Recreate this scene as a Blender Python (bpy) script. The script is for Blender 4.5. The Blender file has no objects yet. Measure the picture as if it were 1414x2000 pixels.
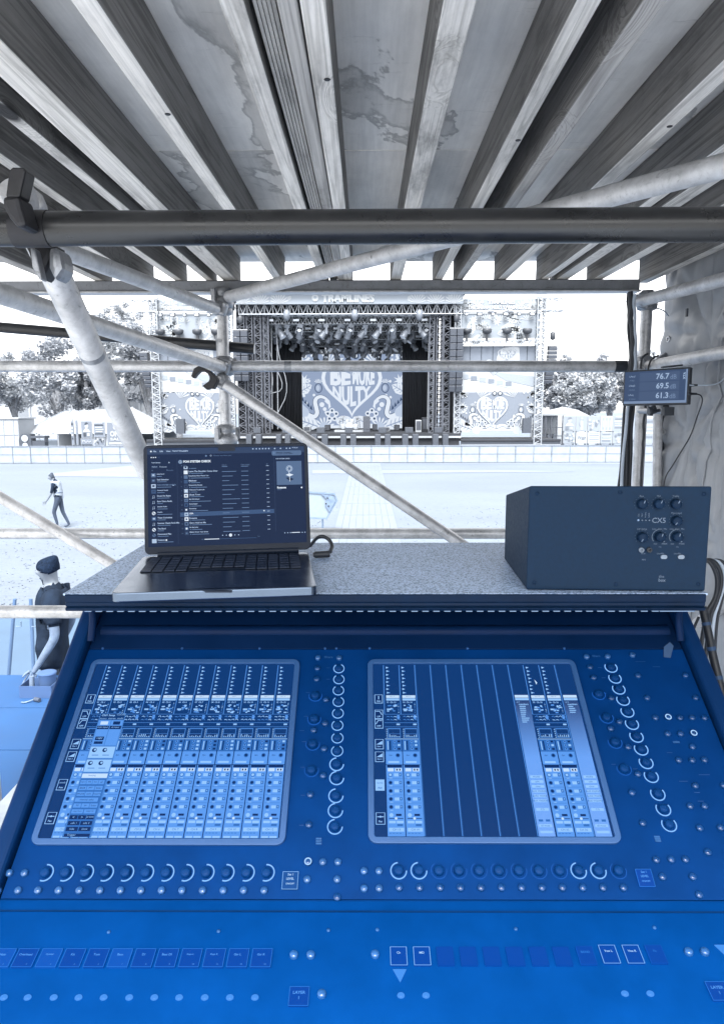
import bpy, math, random
from mathutils import Vector, Matrix, noise
from math import sin, cos, pi, radians as R
random.seed(11)
scene = bpy.context.scene
COL = scene.collection

# ---------------------------------------------------------------- camera, sky, sun, exposure
HC = 3.6                      # eye height above the field
FPX = 1400.0                  # focal length in pixels of the 1414 wide photograph
cd = bpy.data.cameras.new('camera')
cd.sensor_fit = 'HORIZONTAL'; cd.sensor_width = 36.0
cd.lens = 36.0 * FPX / 1414.0
cd.clip_start = 0.02; cd.clip_end = 2000.0
CAM = bpy.data.objects.new('camera', cd); COL.objects.link(CAM)
CAM.location = (0, 0, HC)
CAM.rotation_euler = (R(90 - 8.13), R(0.12), R(0.33))
scene.camera = CAM
EXPO = 2.4
SUN_ELEV, SUN_AZ = R(58), R(186)      # high, from behind the camera
world = bpy.data.worlds.new('World'); scene.world = world
world.use_nodes = True
wn = world.node_tree; wn.nodes.clear()
sky = wn.nodes.new('ShaderNodeTexSky'); sky.sky_type = 'NISHITA'; sky.sun_disc = False
sky.sun_elevation = SUN_ELEV; sky.sun_rotation = SUN_AZ
sky.air_density = 1.0; sky.dust_density = 1.5; sky.ozone_density = 1.0
hs = wn.nodes.new('ShaderNodeHueSaturation'); hs.inputs['Saturation'].default_value = 0.06
bg = wn.nodes.new('ShaderNodeBackground'); bg.inputs['Strength'].default_value = 0.11
wo = wn.nodes.new('ShaderNodeOutputWorld')
wn.links.new(sky.outputs[0], hs.inputs['Color']); wn.links.new(hs.outputs[0], bg.inputs[0]); wn.links.new(bg.outputs[0], wo.inputs[0])
sl = bpy.data.lights.new('sun', 'SUN'); sl.energy = 1.5; sl.angle = R(24); sl.color = (1.0, 0.995, 0.985)
sun = bpy.data.objects.new('sun', sl); COL.objects.link(sun)
sd = Vector((sin(SUN_AZ) * cos(SUN_ELEV), cos(SUN_AZ) * cos(SUN_ELEV), sin(SUN_ELEV)))   # towards the sun
sun.rotation_euler = sd.to_track_quat('Z', 'Y').to_euler(); sun.location = (0, -10, 30)
vs = scene.view_settings
scene.display_settings.display_device = 'sRGB'
vs.view_transform = 'Standard'; vs.look = 'None'; vs.exposure = EXPO; vs.gamma = 1.0; vs.use_curve_mapping = False
scene.cycles.max_bounces = 10; scene.cycles.diffuse_bounces = 6
scene.cycles.caustics_reflective = False; scene.cycles.caustics_refractive = False
scene.cycles.sample_clamp_indirect = 6.0

# ---------------------------------------------------------------- projection helpers
bpy.context.view_layer.update()
RM = CAM.rotation_euler.to_matrix()
C0 = Vector((0, 0, HC))
def ray(px, py): return RM @ Vector(((px - 707) / FPX, -(py - 1000) / FPX, -1.0))
def P(px, py, Y):
    d = ray(px, py); return C0 + d * (Y / d.y)
def PX(px, py, x):
    d = ray(px, py); return C0 + d * (x / d.x)
def PZ(px, py, z):
    d = ray(px, py); return C0 + d * ((z - HC) / d.z)
def PP(px, py, o, n):
    d = ray(px, py); return C0 + d * ((o - C0).dot(n) / d.dot(n))

class Frame:
    def __init__(s, o, u, v, n=None):
        s.o, s.u, s.v = Vector(o), Vector(u).normalized(), Vector(v).normalized()
        s.n = Vector(n).normalized() if n else s.u.cross(s.v).normalized()
    def __call__(s, u, v, n=0.0): return s.o + s.u * u + s.v * v + s.n * n
    def loc(s, p):
        d = Vector(p) - s.o; return (d.dot(s.u), d.dot(s.v), d.dot(s.n))
    def px(s, px, py): return s.loc(PP(px, py, s.o, s.n))[:2]
    def mat(s): return Matrix((s.u, s.v, s.n)).transposed().to_4x4()

def wob(pts, k=6, amp=.004, seed=0):
    rnd = random.Random(seed); out = []
    for a, b in zip(pts[:-1], pts[1:]):
        for i in range(k): out.append(a.lerp(b, i / k) + Vector((rnd.uniform(-amp, amp), rnd.uniform(-amp, amp), rnd.uniform(-amp, amp))))
    return out + [pts[-1]]
def smooth(pts, n=2):
    pts = [Vector(p) for p in pts]
    for _ in range(n):
        q = [pts[0]]
        for a, b in zip(pts[:-1], pts[1:]): q += [a.lerp(b, .25), a.lerp(b, .75)]
        pts = q + [pts[-1]]
    return pts

# ---------------------------------------------------------------- mesh building
class MB:
    def __init__(s): s.v, s.f, s.m, s.s = [], [], [], []
    def add(s, vs, fs, mi=0, sm=False):
        b = len(s.v); s.v.extend([tuple(p) for p in vs])
        for f in fs:
            s.f.append([b + i for i in f]); s.m.append(mi); s.s.append(sm)
        return s
    def box(s, c, size, mi=0, rot=None, taper=1.0):
        c = Vector(c); x, y, z = [k / 2 for k in size]; vs = []
        for k in ((-x, -y, -z), (x, -y, -z), (x, y, -z), (-x, y, -z), (-x * taper, -y * taper, z), (x * taper, -y * taper, z), (x * taper, y * taper, z), (-x * taper, y * taper, z)):
            p = Vector(k)
            if rot: p = rot @ p
            vs.append(c + p)
        return s.add(vs, [(3, 2, 1, 0), (4, 5, 6, 7), (0, 1, 5, 4), (1, 2, 6, 5), (2, 3, 7, 6), (3, 0, 4, 7)], mi)
    def fbox(s, fr, u0, v0, u1, v1, n0, n1, mi=0):
        vs = [fr(u0, v0, n0), fr(u1, v0, n0), fr(u1, v1, n0), fr(u0, v1, n0), fr(u0, v0, n1), fr(u1, v0, n1), fr(u1, v1, n1), fr(u0, v1, n1)]
        return s.add(vs, [(3, 2, 1, 0), (4, 5, 6, 7), (0, 1, 5, 4), (1, 2, 6, 5), (2, 3, 7, 6), (3, 0, 4, 7)], mi)
    def tube(s, pts, r, seg=12, mi=0, cap=True, capmi=None):
        pts = [Vector(p) for p in pts]; rs = r if isinstance(r, (list, tuple)) else [r] * len(pts)
        vs = []; up = None
        for i, p in enumerate(pts):
            d = (pts[min(i + 1, len(pts) - 1)] - pts[max(i - 1, 0)]).normalized()
            if up is None:
                up = Vector((0, 0, 1)) if abs(d.z) < .9 else Vector((1, 0, 0))
            a = d.cross(up).normalized(); up = a.cross(d).normalized()
            for k in range(seg):
                t = 2 * pi * k / seg; vs.append(p + (a * cos(t) + up * sin(t)) * rs[i])
        fs = []
        for i in range(len(pts) - 1):
            for k in range(seg):
                fs.append((i * seg + k, i * seg + (k + 1) % seg, (i + 1) * seg + (k + 1) % seg, (i + 1) * seg + k))
        s.add(vs, fs, mi, True)
        if cap:
            n = len(pts)
            s.add(vs[:seg], [tuple(range(seg))[::-1]], mi if capmi is None else capmi)
            s.add(vs[(n - 1) * seg:], [tuple(range(seg))], mi if capmi is None else capmi)
        return s
    def prism(s, fr, pts, n0, n1, mi=0):
        k = len(pts); vs = [fr(u, v, n0) for u, v in pts] + [fr(u, v, n1) for u, v in pts]
        fs = [tuple(range(k))[::-1], tuple(range(k, 2 * k))] + [(i, (i + 1) % k, k + (i + 1) % k, k + i) for i in range(k)]
        return s.add(vs, fs, mi)
    def lathe(s, o, axis, prof, seg=16, mi=0):
        o = Vector(o); ax = Vector(axis).normalized(); a = ax.orthogonal().normalized(); b = ax.cross(a); vs = []
        for r, h in prof:
            for k in range(seg):
                t = 2 * pi * k / seg; vs.append(o + ax * h + (a * cos(t) + b * sin(t)) * r)
        fs = [(i * seg + k, i * seg + (k + 1) % seg, (i + 1) * seg + (k + 1) % seg, (i + 1) * seg + k) for i in range(len(prof) - 1) for k in range(seg)]
        s.add(vs, fs, mi, True)
        s.add(vs[:seg], [tuple(range(seg))[::-1]], mi); s.add(vs[-seg:], [tuple(range(seg))], mi)
        return s
    # flat print
    def poly(s, fr, pts, n=0.0, mi=0): return s.add([fr(u, v, n) for u, v in pts], [tuple(range(len(pts)))], mi)
    def rect(s, fr, u0, v0, u1, v1, n=0.0, mi=0): return s.poly(fr, [(u0, v0), (u1, v0), (u1, v1), (u0, v1)], n, mi)
    def disc(s, fr, u, v, r, n=0.0, mi=0, seg=14, ry=None):
        ry = ry or r
        return s.poly(fr, [(u + r * cos(2 * pi * k / seg), v + ry * sin(2 * pi * k / seg)) for k in range(seg)], n, mi)
    def arc(s, fr, u, v, r0, r1, a0, a1, n=0.0, mi=0, seg=18):
        vs = []
        for k in range(seg + 1):
            t = a0 + (a1 - a0) * k / seg
            vs += [fr(u + r0 * cos(t), v + r0 * sin(t), n), fr(u + r1 * cos(t), v + r1 * sin(t), n)]
        return s.add(vs, [(2 * k, 2 * k + 1, 2 * k + 3, 2 * k + 2) for k in range(seg)], mi)
    def stroke(s, fr, pts, w, n=0.0, mi=0, closed=False):
        pts = [Vector((a, b)) for a, b in pts]; k = len(pts); vs = []
        ws = w if isinstance(w, (list, tuple)) else [w] * k
        for i in range(k):
            a = pts[(i - 1) % k] if (closed or i > 0) else pts[0]
            b = pts[(i + 1) % k] if (closed or i < k - 1) else pts[-1]
            d = (b - a).normalized(); nn = Vector((-d.y, d.x)) * ws[i] / 2
            vs += [fr(*(pts[i] + nn), n), fr(*(pts[i] - nn), n)]
        m = k if closed else k - 1
        return s.add(vs, [(2 * i, 2 * i + 1, 2 * ((i + 1) % k) + 1, 2 * ((i + 1) % k)) for i in range(m)], mi)
    def text(s, fr, txt, u, v, w=None, h=None, n=0.0, mi=0, bold=0.0, warp=None, align='C', extrude=0):
        vs, fs, tw, th = text_geo(txt, bold)
        if not fs: return s
        sx = (w / tw) if w else (h / th); sy = (h / th) if h else sx
        ox = {'C': -tw / 2, 'L': 0, 'R': -tw}[align]
        q = []
        for x, y in vs:
            a, b = (x + ox) * sx, (y - th / 2) * sy
            if warp: a, b = warp(a, b)
            q.append(fr(u + a, v + b, n))
        return s.add(q, fs, mi)

_tg = {}
def text_geo(txt, bold=0.0):
    k = (txt, bold)
    if k not in _tg:
        cu = bpy.data.curves.new('lettering', 'FONT'); cu.body = txt; cu.size = 1.0; cu.resolution_u = 2; cu.offset = bold
        ob = bpy.data.objects.new('lettering', cu)
        me = ob.to_mesh()
        vs = [(p.co.x, p.co.y) for p in me.vertices]; fs = [tuple(p.vertices) for p in me.polygons]
        ob.to_mesh_clear(); bpy.data.objects.remove(ob); bpy.data.curves.remove(cu)
        if vs:
            x0 = min(a for a, _ in vs); x1 = max(a for a, _ in vs); y0 = min(b for _, b in vs); y1 = max(b for _, b in vs)
            vs = [(a - x0, b - y0) for a, b in vs]
            _tg[k] = (vs, fs, max(x1 - x0, 1e-3), max(y1 - y0, 1e-3))
        else: _tg[k] = ([], [], 1, 1)
    return _tg[k]

WLOC = {}                                         # world position of every Empty or mesh (translations only)
def thing(name, label, cat, loc=(0, 0, 0), group=None):
    o = bpy.data.objects.new(name, None); COL.objects.link(o); o.location = loc; o.empty_display_size = .1
    o['label'] = label; o['category'] = cat
    if group: o['group'] = group
    WLOC[o.name] = Vector(loc); return o
def mesh(name, mb, mats, origin=None):
    if origin is None:
        xs = list(zip(*mb.v)); origin = Vector([(min(a) + max(a)) / 2 for a in xs])
    me = bpy.data.meshes.new(name)
    me.from_pydata([(a - origin.x, b - origin.y, c - origin.z) for a, b, c in mb.v], [], mb.f)
    for m in (mats if isinstance(mats, (list, tuple)) else [mats]): me.materials.append(m)
    me.polygons.foreach_set('material_index', mb.m); me.polygons.foreach_set('use_smooth', mb.s)
    me.update(); return me, Vector(origin)
def part(name, mb, mats, parent=None, label=None, kind=None, bevel=0, solid=0, cat=None, group=None, origin=None, seg=2):
    me, c = mesh(name, mb, mats, origin)
    return place(name, me, c, parent, label, kind, bevel, solid, cat, group, seg)
def place(name, me, c, parent=None, label=None, kind=None, bevel=0, solid=0, cat=None, group=None, seg=2, rot=None):
    o = bpy.data.objects.new(name, me); COL.objects.link(o)
    if parent is not None:
        o.parent = parent; o.location = Vector(c) - WLOC[parent.name]
    else: o.location = c
    if rot is not None: o.rotation_euler = rot
    WLOC[o.name] = Vector(c)
    if label: o['label'] = label
    if kind: o['kind'] = kind
    if cat: o['category'] = cat
    if group: o['group'] = group
    if bevel:
        b = o.modifiers.new('bevel', 'BEVEL'); b.width = bevel; b.segments = seg; b.limit_method = 'ANGLE'; b.angle_limit = R(40)
    if solid:
        b = o.modifiers.new('solid', 'SOLIDIFY'); b.thickness = solid; b.offset = 0
    return o

# ---------------------------------------------------------------- materials
def lin(c): return tuple(((x / 255) / 12.92 if x / 255 <= .04045 else ((x / 255 + .055) / 1.055) ** 2.4) for x in c)
def _base(name):
    m = bpy.data.materials.new(name); m.use_nodes = True
    nt = m.node_tree; b = nt.nodes['Principled BSDF']; return m, nt, b
def N(nt, typ, **kw):
    n = nt.nodes.new(typ)
    for k, v in kw.items():
        if k in n.inputs: n.inputs[k].default_value = v
        else: setattr(n, k, v)
    return n
def coords(nt, scale=(1, 1, 1), rnd=True):
    tc = N(nt, 'ShaderNodeTexCoord'); mp = N(nt, 'ShaderNodeMapping'); mp.inputs['Scale'].default_value = scale
    if rnd:
        oi = N(nt, 'ShaderNodeObjectInfo'); ml = N(nt, 'ShaderNodeVectorMath', operation='SCALE'); ml.inputs[0].default_value = (37, 91, 53)
        nt.links.new(oi.outputs['Random'], ml.inputs['Scale'])
        ad = N(nt, 'ShaderNodeVectorMath', operation='ADD'); nt.links.new(tc.outputs['Object'], ad.inputs[0]); nt.links.new(ml.outputs[0], ad.inputs[1])
        nt.links.new(ad.outputs[0], mp.inputs[0])
    else: nt.links.new(tc.outputs['Object'], mp.inputs[0])
    return mp
def ramp(nt, src, stops):
    r = N(nt, 'ShaderNodeValToRGB'); e = r.color_ramp.elements
    while len(e) < len(stops): e.new(.5)
    for i, (p, c) in enumerate(stops):
        e[i].position = p; e[i].color = (*c, 1) if len(c) == 3 else c
    nt.links.new(src, r.inputs[0]); return r
def mix(nt, a, b, fac, mode='MIX'):
    m = N(nt, 'ShaderNodeMix', data_type='RGBA', blend_type=mode)
    for sock, x in ((m.inputs[0], fac), (m.inputs[6], a), (m.inputs[7], b)):
        if hasattr(x, 'is_output'): nt.links.new(x, sock)
        else: sock.default_value = x if not isinstance(x, tuple) or len(x) == 4 else (*x, 1)
    return m.outputs[2]
def bump(nt, b, h, strength, dist=.01):
    k = N(nt, 'ShaderNodeBump'); k.inputs['Strength'].default_value = strength; k.inputs['Distance'].default_value = dist
    nt.links.new(h, k.inputs['Height']); nt.links.new(k.outputs[0], b.inputs['Normal'])
def mat(name, col, rough=.6, metal=0.0, var=.18, scale=9, bmp=.12, bdist=.004, stretch=(1, 1, 1), spec=.5, coat=0, rnd=True):
    m, nt, b = _base(name)
    mp = coords(nt, stretch, rnd); n = N(nt, 'ShaderNodeTexNoise', Scale=scale, Detail=5.0, Roughness=.62)
    nt.links.new(mp.outputs[0], n.inputs[0])
    lo, hi = tuple(c * (1 - var) for c in col), tuple(min(1, c * (1 + var)) for c in col)
    r = ramp(nt, n.outputs[0], [(.3, lo), (.7, hi)]); nt.links.new(r.outputs[0], b.inputs['Base Color'])
    rr = ramp(nt, n.outputs[0], [(.3, (rough * .85,) * 3), (.7, (min(1, rough * 1.15),) * 3)]); nt.links.new(rr.outputs[0], b.inputs['Roughness'])
    b.inputs['Metallic'].default_value = metal; b.inputs['Specular IOR Level'].default_value = spec; b.inputs['Coat Weight'].default_value = coat
    if bmp: bump(nt, b, n.outputs[0], bmp, bdist)
    return m
def emit(name, rgb, k=1.0):
    """something that gives off light itself: rgb is how bright it looks at this exposure"""
    m, nt, b = _base(name); c = lin(rgb); s = k / 2 ** EXPO
    b.inputs['Base Color'].default_value = (.001, .003, .012, 1); b.inputs['Roughness'].default_value = .4; b.inputs['Specular IOR Level'].default_value = .06
    b.inputs['Emission Color'].default_value = (*c, 1); b.inputs['Emission Strength'].default_value = s
    return m
def wood(name, lo, hi, dark):
    """sawn softwood: crisp grain along local Y, bent round the knots, with weather stains"""
    m, nt, b = _base(name)
    mp4 = coords(nt, (1, .40, 1)); vo = N(nt, 'ShaderNodeTexVoronoi', Scale=3.1, Randomness=1.0); nt.links.new(mp4.outputs[0], vo.inputs[0])
    mp = coords(nt, (1, .03, 1)); kb = ramp(nt, vo.outputs['Distance'], [(.03, (.22,) * 3), (.26, (0,) * 3)])
    ad = N(nt, 'ShaderNodeVectorMath', operation='ADD'); nt.links.new(mp.outputs[0], ad.inputs[0]); nt.links.new(kb.outputs[0], ad.inputs[1])
    w = N(nt, 'ShaderNodeTexNoise', Scale=24.0, Detail=3.0, Roughness=.5, Distortion=.5); nt.links.new(ad.outputs[0], w.inputs[0])
    sn = N(nt, 'ShaderNodeMath', operation='MULTIPLY'); sn.inputs[1].default_value = 40.0; nt.links.new(w.outputs[0], sn.inputs[0])
    si = N(nt, 'ShaderNodeMath', operation='SINE'); nt.links.new(sn.outputs[0], si.inputs[0])
    g = ramp(nt, si.outputs[0], [(.0, hi), (.6, tuple(.25 * x + .75 * y for x, y in zip(lo, hi))), (.95, tuple(.65 * x + .35 * y for x, y in zip(lo, hi)))])
    mp2 = coords(nt, (1, .012, 1)); f = N(nt, 'ShaderNodeTexNoise', Scale=260.0, Detail=2.0); nt.links.new(mp2.outputs[0], f.inputs[0])
    g2 = ramp(nt, f.outputs[0], [(.38, (.80,) * 3), (.6, (1,) * 3)])
    c = mix(nt, g.outputs[0], g2.outputs[0], .8, 'MULTIPLY')
    mp3 = coords(nt, (1, .22, 1)); st = N(nt, 'ShaderNodeTexNoise', Scale=7.0, Detail=7.0, Roughness=.72); nt.links.new(mp3.outputs[0], st.inputs[0])
    s = ramp(nt, st.outputs[0], [(.34, (.34,) * 3), (.44, (.8,) * 3), (.54, (1,) * 3)]); c = mix(nt, c, s.outputs[0], .85, 'MULTIPLY')
    oi = N(nt, 'ShaderNodeObjectInfo'); c = mix(nt, c, ramp(nt, oi.outputs['Random'], [(0, (.8,) * 3), (1, (1,) * 3)]).outputs[0], 1.0, 'MULTIPLY')
    k = ramp(nt, vo.outputs['Distance'], [(.055, (1,) * 3), (.075, (.4,) * 3), (.105, (0,) * 3)]); c = mix(nt, c, dark, k.outputs[0])
    nt.links.new(c, b.inputs['Base Color']); b.inputs['Roughness'].default_value = .72; b.inputs['Specular IOR Level'].default_value = .3
    bump(nt, b, si.outputs[0], .25, .0015); return m
def ply(name, lo, hi):
    """weathered plywood: scuffs along the face grain, water stains that leave dark tide lines"""
    m, nt, b = _base(name)
    mp = coords(nt, (1, .5, 1)); n = N(nt, 'ShaderNodeTexNoise', Scale=2.6, Detail=8.0, Roughness=.68); nt.links.new(mp.outputs[0], n.inputs[0])
    mp2 = coords(nt, (1, .05, 1)); f = N(nt, 'ShaderNodeTexNoise', Scale=60.0, Detail=5.0, Roughness=.6); nt.links.new(mp2.outputs[0], f.inputs[0])
    mp5 = coords(nt, (.25, 1, 1)); cr = N(nt, 'ShaderNodeTexNoise', Scale=26.0, Detail=6.0, Roughness=.75); nt.links.new(mp5.outputs[0], cr.inputs[0])
    mp3 = coords(nt, (1.3, .6, 1)); t = N(nt, 'ShaderNodeTexNoise', Scale=1.9, Detail=7.0, Roughness=.58, Distortion=.4); nt.links.new(mp3.outputs[0], t.inputs[0])
    c = ramp(nt, n.outputs[0], [(.3, lo), (.65, hi)]).outputs[0]
    c = mix(nt, c, ramp(nt, f.outputs[0], [(.35, (.84,) * 3), (.62, (1,) * 3)]).outputs[0], .8, 'MULTIPLY')
    c = mix(nt, c, ramp(nt, cr.outputs[0], [(.30, (.6,) * 3), (.40, (1,) * 3)]).outputs[0], .45, 'MULTIPLY')
    c = mix(nt, c, ramp(nt, t.outputs[0], [(.545, (1,) * 3), (.553, (.36,) * 3), (.575, (.74,) * 3), (.70, (.86,) * 3)]).outputs[0], .8, 'MULTIPLY')
    nt.links.new(c, b.inputs['Base Color']); b.inputs['Roughness'].default_value = .7; b.inputs['Specular IOR Level'].default_value = .3
    bump(nt, b, f.outputs[0], .15, .002); return m
def speckle(name, base, fleck, scale=900, lo=.44, hi=.56, rough=.55, bmp=.3):
    m, nt, b = _base(name)
    mp = coords(nt, rnd=False); n = N(nt, 'ShaderNodeTexNoise', Scale=scale, Detail=2.0); nt.links.new(mp.outputs[0], n.inputs[0])
    g = N(nt, 'ShaderNodeTexNoise', Scale=7.0, Detail=4.0); nt.links.new(mp.outputs[0], g.inputs[0])
    c = ramp(nt, n.outputs[0], [(lo, fleck), (hi, base)]).outputs[0]
    c = mix(nt, c, ramp(nt, g.outputs[0], [(.3, (.85,) * 3), (.7, (1,) * 3)]).outputs[0], .7, 'MULTIPLY')
    nt.links.new(c, b.inputs['Base Color']); b.inputs['Roughness'].default_value = rough
    bump(nt, b, n.outputs[0], bmp, .001); return m
def turf(name, hi, lo, scale=3.0):
    """worn dry grass: short dark dashes on a pale ground"""
    m, nt, b = _base(name)
    mp = coords(nt, (.45, 1.0, 1), rnd=False); n = N(nt, 'ShaderNodeTexNoise', Scale=scale * 3, Detail=6.0, Roughness=.75); nt.links.new(mp.outputs[0], n.inputs[0])
    g = N(nt, 'ShaderNodeTexNoise', Scale=.22, Detail=5.0); nt.links.new(mp.outputs[0], g.inputs[0])
    c = ramp(nt, n.outputs[0], [(.33, lo), (.47, hi)]).outputs[0]
    c = mix(nt, c, ramp(nt, g.outputs[0], [(.35, (.86,) * 3), (.65, (1,) * 3)]).outputs[0], .8, 'MULTIPLY')
    nt.links.new(c, b.inputs['Base Color']); b.inputs['Roughness'].default_value = .95; b.inputs['Specular IOR Level'].default_value = .1
    bump(nt, b, n.outputs[0], .5, .03); return m
def leafmat(name, lo, hi):
    m, nt, b = _base(name)
    gi = N(nt, 'ShaderNodeNewGeometry'); r = ramp(nt, gi.outputs['Random Per Island'], [(0, lo), (1, hi)])
    nt.links.new(r.outputs[0], b.inputs['Base Color']); b.inputs['Roughness'].default_value = .6
    tr = N(nt, 'ShaderNodeBsdfTranslucent'); nt.links.new(r.outputs[0], tr.inputs[0])
    mx = N(nt, 'ShaderNodeMixShader'); mx.inputs[0].default_value = .25
    nt.links.new(b.outputs[0], mx.inputs[1]); nt.links.new(tr.outputs[0], mx.inputs[2]); nt.links.new(mx.outputs[0], nt.nodes['Material Output'].inputs[0]); return m
def galv(name, col, metal=.75, rough=.42, var=.25):
    m, nt, b = _base(name)
    mp = coords(nt, (1, 1, 1)); n = N(nt, 'ShaderNodeTexNoise', Scale=16.0, Detail=7.0, Roughness=.7); nt.links.new(mp.outputs[0], n.inputs[0])
    s = N(nt, 'ShaderNodeTexNoise', Scale=34.0, Detail=6.0, Roughness=.7, Distortion=1.8); nt.links.new(mp.outputs[0], s.inputs[0])
    c = ramp(nt, n.outputs[0], [(.3, tuple(x * (1 - var) for x in col)), (.7, tuple(min(1, x * (1 + var)) for x in col))]).outputs[0]
    c = mix(nt, c, ramp(nt, s.outputs[0], [(.31, (.22,) * 3), (.36, (.8,) * 3), (.46, (1,) * 3)]).outputs[0], .8, 'MULTIPLY')
    nt.links.new(c, b.inputs['Base Color']); b.inputs['Metallic'].default_value = metal
    r = ramp(nt, n.outputs[0], [(.3, (rough * .75,) * 3), (.7, (rough * 1.3,) * 3)]); nt.links.new(r.outputs[0], b.inputs['Roughness'])
    bump(nt, b, s.outputs[0], .08, .002); return m

BLK = (.012, .013, .016)
m_joist = wood('sawn_timber', (.56, .53, .49), (.88, .84, .79), (.035, .033, .033))
m_joist_side_shade = wood('joist_side_shade', (.12, .115, .11), (.27, .26, .25), (.015, .015, .015))  # much darker than the undersides: shade of the joist sides painted in
m_joist_dark = wood('aged_timber', (.30, .285, .27), (.48, .46, .44), (.03, .03, .03))
m_ply = ply('weathered_plywood', (.58, .555, .525), (.90, .865, .82))
m_tube = galv('galvanised_tube', (0.465, 0.4697, 0.4836), .5, .38, .35)
m_tube_pale = galv('pale_tube', (0.5208, 0.5208, 0.5301), .25, .45, .30)
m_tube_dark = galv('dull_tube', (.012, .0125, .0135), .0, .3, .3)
m_tube_black = galv('black_tube', (.02, .021, .024), .2, .4, .3)
m_steel = galv('coupler_steel', (.30, .31, .33), .7, .45, .4)
m_iron = galv('black_iron', (.02, .02, .023), .4, .5, .5)
m_beam = galv('transom_steel', (.22, .23, .25), .5, .5, .2)
m_floor = mat('deck_plywood', (.56, .62, .70), .8, var=.25, scale=4)
m_tarp = mat('grey_tarpaulin', (.27, .285, .31), .45, var=.16, scale=3.5, bmp=.6, bdist=.008)
m_turf = turf('dry_turf', (0.1767, 0.2065, 0.2492), (.135, .165, .21))
m_turf_near = turf('trodden_turf', (.15, .21, .31), (.05, .075, .12), 5)
m_path = mat('worn_path', (0.188, 0.2199, 0.2639), .9, var=.08, scale=1.5)
m_bounce_ground = mat('pale_bounce_ground', (.48, .48, .47), .9, var=.12, scale=.8)  # for the added ground patch out of view
m_track = mat('trackway_panel', (0.1721, 0.2018, 0.2446), .8, var=.06, scale=3)
m_barrier = mat('barrier_sheet', (0.2639, 0.2999, 0.3479), .6, var=.12, scale=2, metal=.1)
m_barrier_post = mat('barrier_post', (0.152, 0.176, 0.2159), .5)
m_leaf = [leafmat('leaf_pale', (0.2573, 0.28, 0.3103), (0.5298, 0.5525, 0.5827)), leafmat('leaf_mid', (0.1665, 0.1854, 0.2157), (0.4692, 0.4919, 0.5298)), leafmat('leaf_light', (0.3179, 0.3406, 0.3708), (0.5676, 0.5903, 0.6206))]
m_bark = mat('bark', (.20, .21, .23), .9, var=.4, scale=5, bmp=.5)
m_stone = mat('stone_wall', (0.3612, 0.3784, 0.4042), .85, var=.28, scale=2.2, bmp=.4, bdist=.05)
m_slate = mat('slate_roof', (0.2064, 0.2236, 0.2494), .8)
m_canvas = mat('white_canvas', (0.3026, 0.3233, 0.3508), .7, var=.06, scale=1.2)
m_black = mat('stage_black', (.022, .025, .032), .8, var=.3, scale=2)
m_drape = mat('black_drape', (.03, .034, .043), .9, var=.35, scale=1.2, stretch=(3, 3, .3), bmp=.4, bdist=.1)
m_truss = galv('truss_aluminium', (.36, .385, .42), .5, .4, .15)
m_truss_dark = galv('tower_steel', (.12, .13, .155), .5, .5, .3)
m_lamp = mat('lamp_housing', (.19, .21, .245), .45, var=.3, scale=3, metal=.2)
m_lamp_dark = mat('dark_lamp_housing', (.045, .05, .06), .45, var=.3, scale=3)
m_lamp_lens = mat('lamp_lens', (.7, .75, .82), .2)
m_speaker = mat('speaker_grille', (.048, .057, .074), .6, var=.15, scale=8)
m_speaker_far = mat('far_speaker_grille', (.05, .058, .075), .6, var=.15, scale=8)
m_case = mat('case_panel', (0.2408, 0.2683, 0.3096), .6)
m_print = [mat('print_field', (0.1445, 0.1655, 0.2017), .8, var=.05, scale=.5, bmp=0), mat('print_white', (0.3191, 0.3371, 0.3612), .8, var=.04, scale=.5, bmp=0),
           mat('print_dark', (0.03612, 0.04515, 0.0602), .8, var=.1, scale=.5, bmp=0), mat('print_pale', (0.289, 0.313, 0.3492), .8, var=.05, scale=.5, bmp=0)]
m_faint = [mat('mesh_print_field', (0.227, 0.2546, 0.289), .8, var=.04, scale=.5, bmp=0), mat('mesh_print_white', (0.3578, 0.3784, 0.399), .8, var=.04, scale=.5, bmp=0),
           mat('mesh_print_dark', (0.1376, 0.1582, 0.1926), .8, var=.1, scale=.5, bmp=0), mat('mesh_print_pale', (0.289, 0.3096, 0.3371), .8, var=.05, scale=.5, bmp=0)]
m_led = [emit('led_wall_field', (150, 166, 194)), emit('led_wall_white', (228, 237, 249)), emit('led_wall_dark', (62, 80, 110)), emit('led_wall_pale', (190, 204, 226))]
# console
m_con = mat('console_blue', (.0003, .037, .165), .55, var=.12, scale=14, bmp=.06, bdist=.001, spec=.03)
m_con_midshade = mat('console_midshade', (.0006, .0275, .126), .55, var=.14, scale=14, bmp=.06, bdist=.001, spec=.04)  # middle console tone, partial shade painted into the blue
m_con_lit = mat('console_lit_tone', (.0002, .037, .168), .55, var=.12, scale=14, bmp=.06, bdist=.001, spec=.03)  # brightest console tone, stands for more light on the near panel
m_con_shade = mat('console_shade_tone', (.0014, .0135, .054), .5, var=.14, scale=10, spec=.1)  # darkest console tone, shade by the shelf painted into the navy
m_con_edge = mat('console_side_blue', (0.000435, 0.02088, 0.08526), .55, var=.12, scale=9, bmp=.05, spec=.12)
m_bezel = mat('screen_bezel_blue', (0.01914, 0.07395, 0.2088), .5, var=.05, scale=10, bmp=.03)
m_shelf = speckle('speckled_shelf', (.48, .62, .84), (.12, .19, .33), 330, .38, .54)
m_shelf_edge = mat('ribbed_edge', (.003, .014, .040), .5, var=.2, scale=20, spec=.12)
m_knob = mat('knob_blue', (.0005, .03, .125), .55, var=.1, scale=20, spec=.1)
m_cap = mat('button_cap', (0.0174, 0.0783, 0.2262), .3, var=.2, scale=60, coat=.3)
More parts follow.
